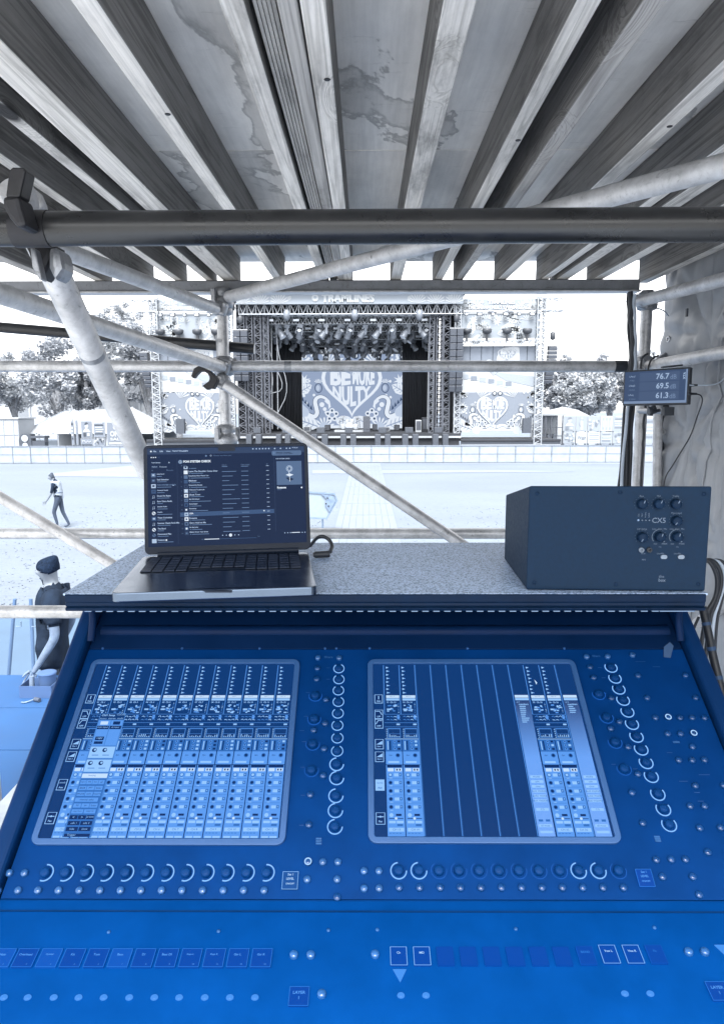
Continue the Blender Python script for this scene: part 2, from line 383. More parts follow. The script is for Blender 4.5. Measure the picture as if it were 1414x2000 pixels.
m_cap_dim = mat('dim_button_cap', (0.00348, 0.04176, 0.1522), .3, var=.2, scale=60, coat=.15)
m_paint = mat('panel_legend', (0.00522, 0.04785, 0.174), .5, bmp=0)
m_tape = mat('grey_tape', (.03, .07, .155), .8)
m_screw = mat('screw_head', (.01, .07, .22), .6)
m_ring = emit('ring_light', (132, 190, 255), 1.1)
m_ring_dim = emit('dim_ring_light', (38, 112, 214))
m_lit = emit('lit_button', (170, 212, 255), 1.1)
m_glow = emit('soft_glow', (74, 150, 242))
m_key = emit('key_face', (14, 92, 196)); m_key_dim = emit('dim_key_face', (4, 76, 176)); m_key_lit = emit('key_print', (92, 165, 250)); m_key_line = emit('key_edge', (50, 130, 226))
m_strip = emit('led_strip', (158, 188, 228))
S = [emit('screen_dark', (14, 58, 116)), emit('screen_mid', (52, 112, 190)), emit('screen_light', (92, 156, 240)), emit('screen_pale', (150, 200, 255)),
     emit('screen_white', (196, 224, 255)), emit('screen_ink', (10, 46, 100)), emit('screen_line', (74, 134, 212))]
# laptop
m_lap_dark = mat('laptop_black', (.006, .012, .026), .5, spec=.25, var=.1, bmp=0)
m_lap = mat('laptop_aluminium', (0.12, 0.1575, 0.2175), .24, metal=.95, var=.05, scale=30, bmp=.02)
m_keycap = mat('keycap', (.01, .02, .045), .5, bmp=0)
L = [emit('display_black', (24, 40, 68)), emit('display_grey', (60, 86, 124)), emit('display_text', (176, 198, 226)), emit('display_dimtext', (104, 130, 166)),
     emit('display_white', (226, 238, 252)), emit('display_bar', (50, 68, 98)), emit('display_cover', (88, 112, 146))]
m_box = mat('speaker_vinyl', (.009, .025, .054), .6, var=.10, scale=160, bmp=.2, bdist=.001, spec=.12)
m_dial = mat('dial_black', (.005, .019, .047), .6, bmp=0, spec=.15)
m_legend = mat('white_legend', (0.1218, 0.1653, 0.2349), .6, bmp=0)
m_metalpin = galv('jack_metal', (0.1914, 0.2349, 0.2958), .6, .4, .1)
D = [emit('meter_back', (64, 82, 112)), emit('meter_row', (74, 92, 122)), emit('meter_digits', (164, 186, 216)), emit('meter_unit', (120, 142, 174)), emit('meter_strip', (124, 144, 174))]
m_plastic = mat('black_plastic', (.02, .025, .034), .5, bmp=0)
m_cable = mat('black_cable', (.016, .019, .026), .5, bmp=0)
m_cable_pale = mat('pale_cable', (.40, .46, .54), .5, bmp=0)
# people and bits
m_skin = mat('skin', (.165, .19, .225), .6, var=.12, bmp=.05)
m_skin2 = mat('tattooed_skin', (.115, .16, .235), .6, var=.3, scale=14, bmp=.05)
m_hair = mat('hair', (.04, .055, .08), .8, var=.5, scale=40)
m_tee = mat('dark_tee', (.012, .02, .036), .9, var=.35, scale=10, bmp=.5, bdist=.02, spec=.1)
m_trouser = mat('dark_trousers', (.03, .045, .075), .85, var=.35, scale=10, bmp=.5, bdist=.02)
m_vest = mat('pale_vest', (0.258, 0.301, 0.3612), .7, var=.2, scale=12, bmp=.5, bdist=.02)
m_vest_band = mat('vest_band', (.18, .22, .29), .5)
m_beanie = mat('dark_beanie', (.010, .018, .036), .95, var=.6, scale=60, bmp=.4, bdist=.006, spec=.05)
m_boot = mat('boot', (.06, .08, .12), .7)
m_card = mat('cardboard', (0.0522, 0.1044, 0.2262), .85, var=.08, scale=6)
m_mat = mat('ground_sheet', (.085, .135, .205), .9, var=.08, scale=1.2, spec=.2)
m_riser = mat('riser_top', (.031, .088, .215), .75, var=.08, scale=3, spec=.15)
m_wood_pale = mat('pale_stake', (.07, .125, .23), .8, var=.15, stretch=(1, 1, .1), scale=14)
m_panel = mat('pale_panel', (0.2236, 0.2752, 0.344), .5, var=.05)
m_hinge = mat('hinge_plate', (0.172, 0.2322, 0.3268), .5, metal=.3)
# ================================================================ SETTING
ZF = HC - 1.5                                    # platform floor
g = MB(); g.rect(Frame((0, 0, 0), (1, 0, 0), (0, 1, 0)), -400, -60, 400, 700)
part('field', g, m_turf, kind='structure')
g = MB(); g.rect(Frame((0, 0, .006), (1, 0, 0), (0, 1, 0)), -22, -24, 22, 3.6)
part('bounce_ground', g, m_bounce_ground, kind='structure')  # unseen pale ground, added to bounce light up onto the roof
for (a, b, c, d) in (((-60, 893), (300, 893), (300, 903), (-60, 900)), ((95, 925), (300, 905), (300, 932), (100, 930)), ((610, 918), (980, 918), (1130, 921), (610, 925)), ((640, 899), (1240, 899), (1240, 906), (640, 905))):
    g = MB(); g.add([PZ(*q, .012) for q in (a, b, c, d)], [(0, 1, 2, 3)]); part('path', g, m_path, kind='structure')
# trackway of long ribbed panels down the middle of the field
g = MB(); x0, x1 = PZ(652, 1040, 0).x, PZ(778, 1040, 0).x
g.box(((x0 + x1) / 2, 33.5, .008), (x1 - x0, 31, .012)); trk = part('trackway', g, m_track, kind='structure')
w = (x1 - x0) / 9; me = None
for j in range(10):
    for k in range(9):
        y0 = 18.2 + j * 3.05
        if me is None:
            b = MB(); b.box((0, 0, 0), (w * .93, 2.98, .018)); me, c = mesh('trackway_panel', b, m_track, Vector((0, 0, 0)))
        place('trackway_panel', me, (x0 + w * (k + .5), y0 + 1.5, .02), trk)
g = MB(); g.rect(Frame((0, 0, .01), (1, 0, 0), (0, 1, 0)), -12, 3.65, 6, 12.4); part('ground_sheet', g, m_mat, kind='structure')
# grass tufts that can be seen between the rails
g = MB()
for i in range(3000):
    y = 12.5 + 14 * random.random() ** 1.3; x = random.uniform(-.62 * y, .35 * y)
    if x0 - .1 < x < x1 + .1 and y > 17.5: continue
    h = random.uniform(.010, .028); a = random.uniform(0, pi)
    for k in range(2):
        t = a + random.uniform(-.8, .8); dx, dy = cos(t) * .02, sin(t) * .02; lx, ly = random.uniform(-.05, .05), random.uniform(-.05, .05)
        g.add([(x - dx, y - dy, 0), (x + dx, y + dy, 0), (x + lx, y + ly, h)], [(0, 1, 2)])
part('grass', g, m_turf, kind='stuff')
g = MB(); g.box((.15, .35, ZF - .02), (3.1, 4.7, .04)); fl = part('platform_floor', g, m_floor, kind='structure')
for i in range(8):
    g = MB(); g.box((-1.4 + .3875 * i + .19, .35, ZF + .009), (.38, 4.69, .018)); part('floor_board', g, m_floor, fl)

# ================================================================ ROOF
ZJ = HC + .553; JH = .115; YA, YB = .05, 3.30  # rear roof edge, out of view, placed to let daylight onto the near console
roof = thing('plywood_roof', 'weathered plywood roof on timber joists over the mixing position', 'roof', (0, 2, ZJ))
jo = [(-260, -225), (-120, -90), (20, 48), (128, 152), (225, 247), (280, 325), (432, 458), (572, 597), (650, 676), (789, 822), (919, 944), (984, 1007), (1118, 1145), (1247, 1270), (1290, 1326), (1400, 1432), (1560, 1590)]
for i, (a, b) in enumerate(jo):
    xa, xb = PZ(a, 405, ZJ).x, PZ(b, 405, ZJ).x
    g = MB(); g.box(((xa + xb) / 2, (YA + YB) / 2 + random.uniform(-.02, .02), ZJ + JH / 2), (xb - xa, YB - YA, JH))
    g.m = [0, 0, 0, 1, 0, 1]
    o = part('joist', g, [m_joist_dark if i in (0, 11) else m_joist, m_joist_side_shade], roof, bevel=.003)
    o.rotation_euler = (0, R(random.uniform(-1, 1)), R(random.uniform(-.25, .25)))
xa, xb = PZ(603, 405, ZJ).x, PZ(649, 405, ZJ).x     # the darker ribbed bearer beside the middle joist
g = MB(); n = 5
for k in range(n): g.box((xa + (xb - xa) * (k + .5) / n * .5, (YA + YB) / 2, ZJ + JH / 2 + .004), ((xb - xa) * .5 / n * .8, YB - YA - .02, JH - .012))
part('ribbed_bearer', g, m_joist_dark, roof, label='narrow ribbed bearer', kind='stuff')
g = MB(); g.box((xa + (xb - xa) * .77, (YA + YB) / 2, ZJ + JH / 2), ((xb - xa) * .44, YB - YA, JH)); part('joist', g, m_joist_dark, roof, bevel=.003)
xm = [-2.6, -1.38, PZ(640, 405, ZJ).x, 1.08, 2.3]
for k in range(4):
    for (ya, yb) in ((YA - .02, 1.98), (1.984, 3.40)):
        g = MB(); g.box(((xm[k] + xm[k + 1]) / 2, (ya + yb) / 2, ZJ + JH + .011), (xm[k + 1] - xm[k] - .004, yb - ya, .018)); part('plywood_sheet', g, m_ply, roof)

# ================================================================ SCAFFOLD
RT = .0242; Y1 = 3.15
sc = thing('tube_scaffold', 'galvanised tube scaffold with rails and diagonal braces round the mixing desk', 'scaffold', (0, Y1, 0))
def pole(name, pts, m=m_tube, r=RT, label=None, seg=20):
    g = MB(); g.tube(pts, r, seg, 0, True, 0); return part(name, g, m, sc, label)
xA, xB = P(437, 700, Y1).x, P(1258, 700, Y1).x
XT = P(1305, 700, 3.1).x                          # the tarpaulin side
for x in (xA, xB): pole('standard', [(x, Y1, 0), (x, Y1, HC + .50)])
pole('standard', [(-1.75, Y1, 0), (-1.75, Y1, HC + .50)]); pole('standard', [(-1.75, .9, 0), (-1.75, .9, HC + .50)]); pole('standard', [(xB + .04, .3, 0), (xB + .04, .3, HC + .50)])
def rail(y, pa, pb, Y=Y1, m=m_tube, name='ledger', r=RT): return pole(name, [P(pa, y, Y), P(pb, y, Y)], m, r)
rail(715, -330, 424); rail(715, 450, 1246); rail(1042, -330, 424, m=m_tube); rail(1042, 450, 1246)
g = MB(); z = P(700, 1195, 2.6).z
pole('ledger', [(-1.75, 2.6, z), (xB, 2.6, z)])
# heavy ledger just in front of the eye
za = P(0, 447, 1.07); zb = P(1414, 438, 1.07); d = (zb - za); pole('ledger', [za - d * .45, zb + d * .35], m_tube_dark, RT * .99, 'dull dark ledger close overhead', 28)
def through(a, b, ea, eb, m, name='brace', r=RT, label=None):
    d = b - a; return pole(name, [a - d * ea, b + d * eb], m, r, label, 24)
through(P(92, 500, 1.2), P(222, 780, 1.5), .34, .75, m_tube_pale, label='scuffed pale brace near the eye')
through(P(447, 579, 3.08), P(1414, 323, 1.49), 0, .25, m_tube_pale)
through(P(420, 602, 3.06), P(128, 490, 2.0), 0, 1.1, m_tube_pale)
through(P(432, 716, 3.07), P(0, 573, 1.65), 0, .35, m_tube_pale, 'guard_rail')
g = MB(); a, b = P(-80, 632, 3.24), P(497, 681, 3.24); g.tube([a, b], RT * .95, 18, 0, True, 1); part('guard_rail', g, [m_tube_black, m_steel], sc, 'black tube with a bare cut end')
through(P(440, 750, 3.06), P(897, 1060, 3.06), 0, .45, m_tube)
through(P(-30, 953, 3.08), P(215, 1100, 3.08), .4, .5, m_tube_pale)
through(P(1250, 588, 3.1), P(1414, 545, 2.56), 0, 3.5, m_tube_pale, 'ledger')
through(P(1262, 716, 3.1), P(1414, 688, 2.6), 0, 4.2, m_tube_pale, 'ledger')
through(P(1330, 1245, 2.9), P(1414, 1180, 2.5), .5, 2, m_tube_pale)
# transom carrying the roof
zt, zb_ = P(700, 548, 3.2).z, P(700, 569, 3.2).z
g = MB(); xa, xb = P(-120, 560, 3.2).x, P(1246, 560, 3.2).x
g.box(((xa + xb) / 2, 3.2, (zt + zb_) / 2), (xb - xa, .05, zt - zb_)); part('transom', g, m_beam, sc, bevel=.004)
g = MB(); g.box(((xa + xb) / 2, 3.195, zb_ - .005), (xb - xa, .07, .006)); part('transom_flange', g, m_tube, sc)
g = MB(); g.box(((xa + xb) / 2, 3.24, (zt + .553 + HC) / 2 - .001), (xb - xa, .03, max(.004, HC + .551 - zt))); part('packer', g, m_joist, sc)
# cups, couplers and wedges
def cup(x, y, z, k=1.0, m=m_steel):
    g = MB(); g.lathe((x, y, z - .035 * k), (0, 0, 1), [(.027, 0), (.036 * k, .004), (.04 * k, .02 * k), (.036 * k, .036 * k), (.03, .04 * k), (.033 * k, .048 * k), (.033 * k, .066 * k), (.027, .072 * k)], 20); o = part('coupler', g, m, sc)
    for t in (.6, 2.2, 4.2):
        g = MB(); g.box((x + cos(t) * .043 * k, y + sin(t) * .043 * k, z + .01), (.016, .022, .05), rot=Matrix.Rotation(t, 3, 'Z')); part('wedge', g, m, o, bevel=.003)
for py, k in ((583, 1.25), (598, 1.1), (715, 1.15), (850, 1.3)): cup(xA, Y1, P(437, py, Y1).z, k)
for py, k in ((588, 1.1), (715, 1.15), (1042, 1.1)): cup(xB, Y1, P(1262, py, Y1).z, k)
cup(xA, Y1, P(437, 1042, Y1).z, 1.1)
def clampjaw(c, s, ang, m=m_iron):
    """an open half coupler: a hooked C of cast steel with a bolt"""
    fr = Frame(c, (cos(ang), 0, sin(ang)), (-sin(ang), 0, cos(ang)))
    pts = [(.95, .35), (.2, .62), (-.75, .62), (-1.0, .25), (-.95, -.35), (-.72, -.45), (-.66, -.1)]
    for k in range(9):
        t = pi * .95 - k * pi * 1.15 / 8; pts.append((-.12 + .5 * cos(t), -.02 + .42 * sin(t)))
    pts += [(.12, -.62), (.55, -.72), (.7, -.5), (.95, -.45)]
    g = MB(); g.prism(fr, [(u * s, v * s) for u, v in pts], -s * .45, s * .45); return part('clamp', g, m, sc, bevel=s * .06)
clampjaw(P(402, 738, 3.0), .055, R(-28))
g = MB(); c = P(436, 668, 3.2); g.lathe(c - Vector((.0, .03, 0)), (0, -1, 0), [(.012, 0), (.018, .01), (.018, .03), (.008, .032), (.008, .05)], 10); part('clamp_bolt', g, m_steel, sc)
g = MB(); g.box(c - Vector((.008, .012, .02)), (.03, .075, .1)); g2 = part('clamp', g, m_steel, sc, bevel=.008)
c = P(434, 745, 3.08); g = MB(); g.box(c, (.055, .07, .06), rot=Matrix.Rotation(.5, 3, 'Y')); part('clamp', g, m_steel, sc, bevel=.012)
g = MB(); g.lathe(c + Vector((0, -.03, .01)), (0, -1, 0), [(.02, 0), (.02, .02), (.01, .022), (.01, .04)], 6); part('clamp_bolt', g, m_tube, sc)
# black wedge clamp holding the near brace under the heavy ledger
def slab(name, px, Y, th, m, bev=.003, dY=0.0):
    a = [P(x, y, Y) for x, y in px]; k = len(a); v = [tuple(p) for p in a] + [tuple(p + Vector((0, th, 0))) for p in a]
    g = MB(); g.add(v, [tuple(range(k))[::-1], tuple(range(k, 2 * k))] + [(i, (i + 1) % k, k + (i + 1) % k, k + i) for i in range(k)]); return part(name, g, m, sc, bevel=bev)
slab('wedge_handle', [(17, 331), (24, 325), (44, 325), (50, 331), (38, 384), (10, 384)], 1.0, .03, m_iron, .006)
slab('clamp', [(3, 381), (36, 379), (40, 400), (52, 440), (32, 444), (16, 424), (4, 402)], 1.0, .045, m_iron, .006)
slab('clamp', [(46, 352), (70, 372), (84, 404), (70, 414), (40, 412), (34, 395)], 1.12, .03, m_tube_pale, .008)
slab('clamp', [(40, 470), (108, 474), (100, 500), (78, 548), (60, 520), (52, 490)], 1.13, .05, m_iron, .01)
slab('clamp', [(92, 478), (116, 484), (124, 524), (106, 550), (92, 520)], 1.115, .05, m_steel, .012)
slab('clamp_fin', [(58, 480), (68, 486), (82, 546), (76, 546), (62, 520)], 1.10, .02, m_steel, .004)

# ================================================================ TARPAULIN SIDE
nx, nz = 220, 150; ya, yb = 3.25, -.2; za, zb2 = ZF - .9, HC + .60; g = MB(); vs = []
def ridge(v):
    return (1 - abs(noise.noise(v)) * 2.2) ** 3 if abs(noise.noise(v)) < .45 else 0
def fold(y, z):
    f = .012 * sin(7 * y + 2.5 * sin(1.7 * z)) + .009 * ridge(Vector((y * 2.2 + z * .8, z * 1.3, 4))) + .007 * ridge(Vector((y * 5 - z * 3, z * 4, 2))) + .006 * ridge(Vector((y * 9 + z * 6, z * 8, 7)))
    for (cy, cz, rr) in ((3.0, HC - .12, .4), (2.85, HC + .28, .5), (2.6, HC - .5, .6), (2.75, HC + .02, .4)):
        dy, dz = y - cy, z - cz; d = math.hypot(dy, dz); f += .022 * max(0, sin(math.atan2(dz, dy) * 9 + cy * 20)) ** 3 * math.exp(-(d / rr) ** 2) * min(1, d * 9)
    return f + .006 * noise.noise(Vector((y * 8, z * 6, 9)))
for i in range(nx + 1):
    for j in range(nz + 1):
        y, z = ya + (yb - ya) * i / nx, za + (zb2 - za) * j / nz
        vs.append((XT + .035 + fold(y, z) - .05 * max(0, HC - z) * .6, y, z))
g.add(vs, [(i * (nz + 1) + j, (i + 1) * (nz + 1) + j, (i + 1) * (nz + 1) + j + 1, i * (nz + 1) + j + 1) for i in range(nx) for j in range(nz)], 0, True)
tp = thing('tarpaulin_wall', 'creased grey tarpaulin hung down the side of the scaffold beside the sound meter', 'tarpaulin', (XT, 1.5, ZF))
part('sheet', g, m_tarp, tp, solid=.003)
g = MB(); g.box(P(1357, 610, 2.8) - Vector((.03, 0, 0)), (.006, .012, .03)); part('tie', g, m_plastic, tp)
for k in range(11):
    z = HC + .50 - k * .2; p = Vector((XT + .035 + fold(3.2, z) - .05 * max(0, HC - z) * .6 - .004, 3.2, z)); g = MB(); g.lathe(p, (-1, -.2, 0), [(.014, 0), (.013, .003), (.007, .0032), (.007, 0)], 12); part('eyelet', g, m_tube, tp)
for k in range(6):
    z = HC + .40 - k * .4; x = XT + .035 + fold(3.2, z) - .05 * max(0, HC - z) * .6; g = MB(); g.tube(smooth([(x - .004, 3.2, z), (x - .03, 3.18, z + .02), (xB + .03, Y1, z + .03)]), .003, 6); part('rope_tie', g, m_cable_pale, tp)
g = MB(); g.tube([(XT + .033 + fold(2.75, z) - .05 * max(0, HC - z) * .6 - .002, 2.75, z) for z in [za + (zb2 - za) * k / 60 for k in range(61)]], .004, 6); part('hem', g, m_tarp, tp)
mp_ = thing('marquee_pole', 'thin white pole at the open edge of the grey tarpaulin', 'pole', P(1290, 1100, 3.2))
g = MB(); g.tube([P(1319, 545, 3.22), P(1305, 690, 3.22)], .012, 10); part('upper_pole', g, m_tube_pale, mp_)
g = MB(); g.tube([P(1286, 700, 3.2), P(1281, 1150, 3.2)], .02, 12); part('lower_pole', g, m_tube_pale, mp_)
g = MB(); g.tube([P(1295, 700, 3.22), P(1291, 1150, 3.22)], .008, 8); part('edge_cord', g, m_plastic, mp_)
g = MB(); g.tube([P(1306, 690, 3.21), P(1286, 702, 3.2)], .013, 10); part('pole_joint', g, m_steel, mp_)

# cables down the post beside the meter
cabs = [('thin black cable at the outer side of the bundle on the scaffold post', [(1226, 572), (1228, 640), (1231, 700), (1218, 800), (1208, 960), (1206, 1060)], .006, m_cable),
        ('thick black cable in the middle of the bundle on the scaffold post', [(1233, 570), (1233, 640), (1236, 705), (1228, 800), (1221, 960), (1218, 1060)], .011, m_cable),
        ('grey cable running beside the thick black cable on the scaffold post', [(1239, 572), (1240, 650), (1243, 705), (1224, 800), (1214, 960), (1212, 1060)], .007, m_cable_pale),
        ('second thick black cable touching the scaffold post', [(1228, 585), (1234, 650), (1239, 710), (1234, 800), (1228, 960), (1226, 1060)], .010, m_cable),
        ('thin black lead clipped along the face of the lower post', [(1262, 780), (1257, 830), (1254, 880), (1250, 960), (1249, 1060)], .005, m_cable)]
for i, (lb, px, r, m) in enumerate(cabs):
    g = MB(); pts = smooth(wob([P(x, y, 3.06 - .012 * (i % 3)) for x, y in px], 4, .004, i)); g.tube(pts, r, 8); part('cable', g, m, None, lb, cat='cable', group='cables on the scaffold post')
for i, (px, lb) in enumerate((([(1251, 720), (1252, 705), (1256, 695), (1266, 690)], 'short black cable tie looped over the top rail above the meter'), ([(1266, 722), (1268, 708), (1276, 698), (1286, 694)], 'second black cable tie looped over the top rail'))):
    g = MB(); g.tube(smooth([P(x, y, 3.02) for x, y in px]), .004, 8); part('cable_tie', g, m_cable, None, lb, cat='cable tie', group='ties on the top rail')

# tape, tags and swivel couplers on the tubes
def band(a, b, t, w, m=m_tape, r=RT * 1.03, nm='tape_band'):
    d = (b - a).normalized(); p = a.lerp(b, t); g = MB(); g.tube([p - d * w / 2, p + d * w / 2], r, 20); return part(nm, g, m, sc)
band(P(92, 500, 1.2), P(222, 780, 1.5), .62, .012, m_steel, RT * 1.015); band(P(437, 700, Y1), P(437, 850, Y1), .62, .05, m_tube_pale, RT * 1.03)
band(P(470, 715, Y1), P(1246, 715, Y1), .12, .03, m_steel); band(P(470, 715, Y1), P(1246, 715, Y1), .955, .05, m_plastic); band(P(0, 447, 1.07), P(1414, 438, 1.07), .045, .05, m_iron, RT * 1.06, 'coupler')
def swivel(p, k=1.0):
    g = MB(); g.box(p, (.058 * k, .05 * k, .062 * k), rot=Matrix.Rotation(.35, 3, 'Y')); o = part('swivel_coupler', g, m_steel, sc, bevel=.012)
    for s in (-1, 1):
        g = MB(); g.lathe(p + Vector((s * .022, -.03, .01 * s)), (0, -1, 0), [(.010, 0), (.010, .012), (.005, .013), (.005, .03)], 6); part('bolt', g, m_tube, o)
swivel(P(437, 716, 3.11)); swivel(P(432, 602, 3.1), .9); swivel(P(1258, 590, 3.1), .9); swivel(P(1258, 716, 3.1), .9)
# nail plates on the joists at the far bearing
for (a, b) in jo[2:-2:2]:
    x = PZ((a + b) / 2, 405, ZJ).x
    for y in (1.3, 2.2): 
        g = MB(); g.lathe((x + .008, y + .07 * (a % 5), ZJ - .0005), (0, 0, -1), [(.006, 0), (.005, .0012)], 8); part('nail_head', g, m_iron, roof)
# ================================================================ SOUND LEVEL METER
a, b = P(1217, 758, 2.72), P(1346, 753, 2.54)
u = (b - a).normalized(); vv = (P(1347, 717, 2.54) - P(1343, 789, 2.53)).normalized()
MF = Frame((a + b) / 2, u, vv); W, H = (b - a).length / 2, .0645
meter = thing('sound_level_meter', 'black display with three dB readings clamped above the boxy loudspeaker', 'meter', MF.o)
g = MB(); g.fbox(MF, -W, -H, W, H, -.022, 0); part('case', g, m_plastic, meter, bevel=.003)
g = MB(); e = .006; g.rect(MF, -W + e, -H + e, W - e, H - e, .0015, 0); g.rect(MF, -W + e, -H + e, W - e, -H + e + .009, .002, 4)
for k in range(3):
    y1 = H - .012 - k * .034; g.rect(MF, -W * .48, y1 - .031, W * .72, y1, .002, 1)
g.rect(MF, W - e - .006, -H + e, W - e, H - e, .0022, 4)
part('screen', g, D, meter)
for k, (s, l, q) in enumerate((('76.7', 'LAeq1', 'A fast'), ('69.5', 'LAeq5', 'A slow'), ('61.3', 'LAeq', 'A 15min'))):
    y = H - .027 - k * .034
    g = MB(); g.text(MF, s, W * .42, y, h=.021, n=.003, bold=.02, align='R', mi=2); part('reading', g, D, meter)
    g = MB(); g.text(MF, 'dB', W * .45, y - .0035, h=.0155, n=.003, align='L', mi=3); part('unit', g, D, meter)
    g = MB(); g.text(MF, l, -W * .8, y + .003, h=.0085, n=.003, align='L', mi=2); g.text(MF, q, -W * .78, y - .011, h=.005, n=.003, align='L', mi=3); part('caption', g, D, meter)
vf = Frame(MF(W * .86, H * .55), MF.v, -MF.u, MF.n); g = MB(); g.text(vf, 'XTA', 0, 0, h=.009, n=.003, bold=.03, mi=2); part('caption', g, D, meter)
g = MB(); g.tube([P(1275, 793, 2.63), P(1281, 806, 2.63)], .009, 10); g.box(P(1304, 803, 2.62), (.035, .03, .03)); g.tube([P(1300, 785, 2.63), P(1302, 800, 2.63)], .01, 8); part('bracket', g, m_plastic, meter, kind='stuff')
g = MB(); g.lathe(P(1273, 803, 2.6), (1, 0, .1), [(.016, -.012), (.018, 0), (.006, .004), (.006, .03)], 7); part('clamp_knob', g, m_plastic, meter)
g = MB(); g.tube([P(1250, 802, 2.9), P(1304, 803, 2.63)], .012, 10); part('arm', g, m_steel, meter)
g = MB(); g.box(P(1312, 715, 2.62), (.07, .02, .006), rot=Matrix.Rotation(-.1, 3, 'Y')); part('handle', g, m_plastic, meter)
for lb, px, m in (('pale lead plugged into the upper socket of the sound meter', [(1347, 752), (1362, 752), (1385, 752), (1402, 749), (1414, 740), (1430, 715)], m_cable_pale), ('thin black lead curling down from the lower socket of the sound meter', [(1346, 769), (1362, 769), (1371, 773), (1372, 786), (1362, 812), (1350, 850), (1330, 882), (1312, 912), (1299, 930), (1295, 958)], m_cable)):
    t = thing('meter_lead', lb, 'cable', P(*px[0], 2.53)); n = len(px)
    g = MB(); g.tube(smooth([P(x, y, 2.53 + .03 * i / n) for i, (x, y) in enumerate(px)]), .0022, 8); part('lead', g, m, t)
    g = MB(); g.tube([P(px[0][0] - 1, px[0][1], 2.535), P(px[0][0] + 15, px[0][1], 2.535)], [.0055, .0035], 10); part('plug', g, m_plastic, t)

# ================================================================ MIXING CONSOLE
PF = Frame((0, 1.118, HC - .403), (1, 0, 0), (0, .832, .555)); LFm = Frame((0, .8146, HC - .605), (1, 0, 0), (0, 1, .2))
uL = PF.px(52, 1500)[0]; uR = PF.px(1401, 1346)[0]
con = thing('mixing_console', 'large deep blue digital mixing console with two touch screens and ringed knobs', 'mixing console', (0, 1.0, HC - .76))
prof = [(1.207, HC - .349), (.8155, HC - .609), (.46, HC - .680), (.45, HC - .70), (.45, HC - .755), (1.5, HC - .755), (1.5, HC - .318), (1.235, HC - .318)]
SF = Frame((0, 0, 0), (0, 1, 0), (0, 0, 1), (1, 0, 0))
CW = .028
g = MB(); g.prism(SF, prof, uL + CW, uR - CW); part('body', g, m_con, con)
vh = PF.px(700, 1268)[1]; vc = -.3645
g = MB(); g.fbox(PF, uL + CW + .001, vc + .0012, uR - CW - .001, vh - .0006, -.0028, 0); part('screen_shade_plate', g, m_con_midshade, con, bevel=.0006)  # plates added to step the console from shade at back to light in front
g = MB(); g.fbox(PF, uL + CW + .001, vh + .0006, uR - CW - .001, .106, -.0028, 0); part('hood_shade_plate', g, m_con_shade, con, bevel=.0006)
g = MB(); g.fbox(LFm, uL + CW + .001, -.36, uR - CW - .001, -.0012, -.0028, 0); part('fader_lit_plate', g, m_con_lit, con, bevel=.0006)
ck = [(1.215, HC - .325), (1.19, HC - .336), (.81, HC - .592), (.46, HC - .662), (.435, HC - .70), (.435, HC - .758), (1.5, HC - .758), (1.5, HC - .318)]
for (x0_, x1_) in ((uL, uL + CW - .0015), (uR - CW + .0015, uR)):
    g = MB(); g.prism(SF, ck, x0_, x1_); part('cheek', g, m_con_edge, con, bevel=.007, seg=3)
for sx, bx in ((-1, uL + CW), (1, uR - CW)):
    g = MB(); g.tube(smooth([(bx + sx * .012, 1.155, HC - .318), (bx - sx * .004, 1.15, HC - .322), (bx - sx * .008, 1.145, HC - .34), (bx - sx * .008, 1.13, HC - .375)], 2), .006, 12); part('end_bracket', g, m_con_shade, con)
g = MB(); v0 = PF.px(700, 1236)[1]; g.tube([PF(uL + CW + .012, v0 + .005, -.004), PF(uR - CW - .012, v0 + .005, -.004)], .011, 14); part('top_rail', g, m_con_shade, con)
v = LFm.px(700, 1782)[1]; g = MB(); g.fbox(LFm, uL + CW + .004, v - .001, uR - CW - .004, v + .001, 0, .0012); part('panel_seam', g, m_con_edge, con)
# module outlines beside the screens
for (a, b, c, d) in ((596, 1272, 678, 1662), (1128, 1272, 1216, 1660)):
    pa, pb = PF.px(a, b), PF.px(c, d); fr = PF
    g = MB(); w_ = abs(PF.px(a, 1450)[0])
def rrect(u0, v0, u1, v1, r, k=5):
    out = []
    for cx, cy, a0 in ((u1 - r, v0 + r, -pi / 2), (u1 - r, v1 - r, 0), (u0 + r, v1 - r, pi / 2), (u0 + r, v0 + r, pi)):
        out += [(cx + r * cos(a0 + i * pi / 2 / k), cy + r * sin(a0 + i * pi / 2 / k)) for i in range(k + 1)]
    return out
def ringprism(mb, fr, o, i, n0, n1, mi=0):
    k = len(o); vs = [fr(*p, n0) for p in o] + [fr(*p, n1) for p in o] + [fr(*p, n1) for p in i] + [fr(*p, n0) for p in i]
    fs = []
    for a in range(k):
        b = (a + 1) % k
        for r in range(3): fs.append((r * k + a, r * k + b, (r + 1) * k + b, (r + 1) * k + a))
    mb.add(vs, fs, mi)
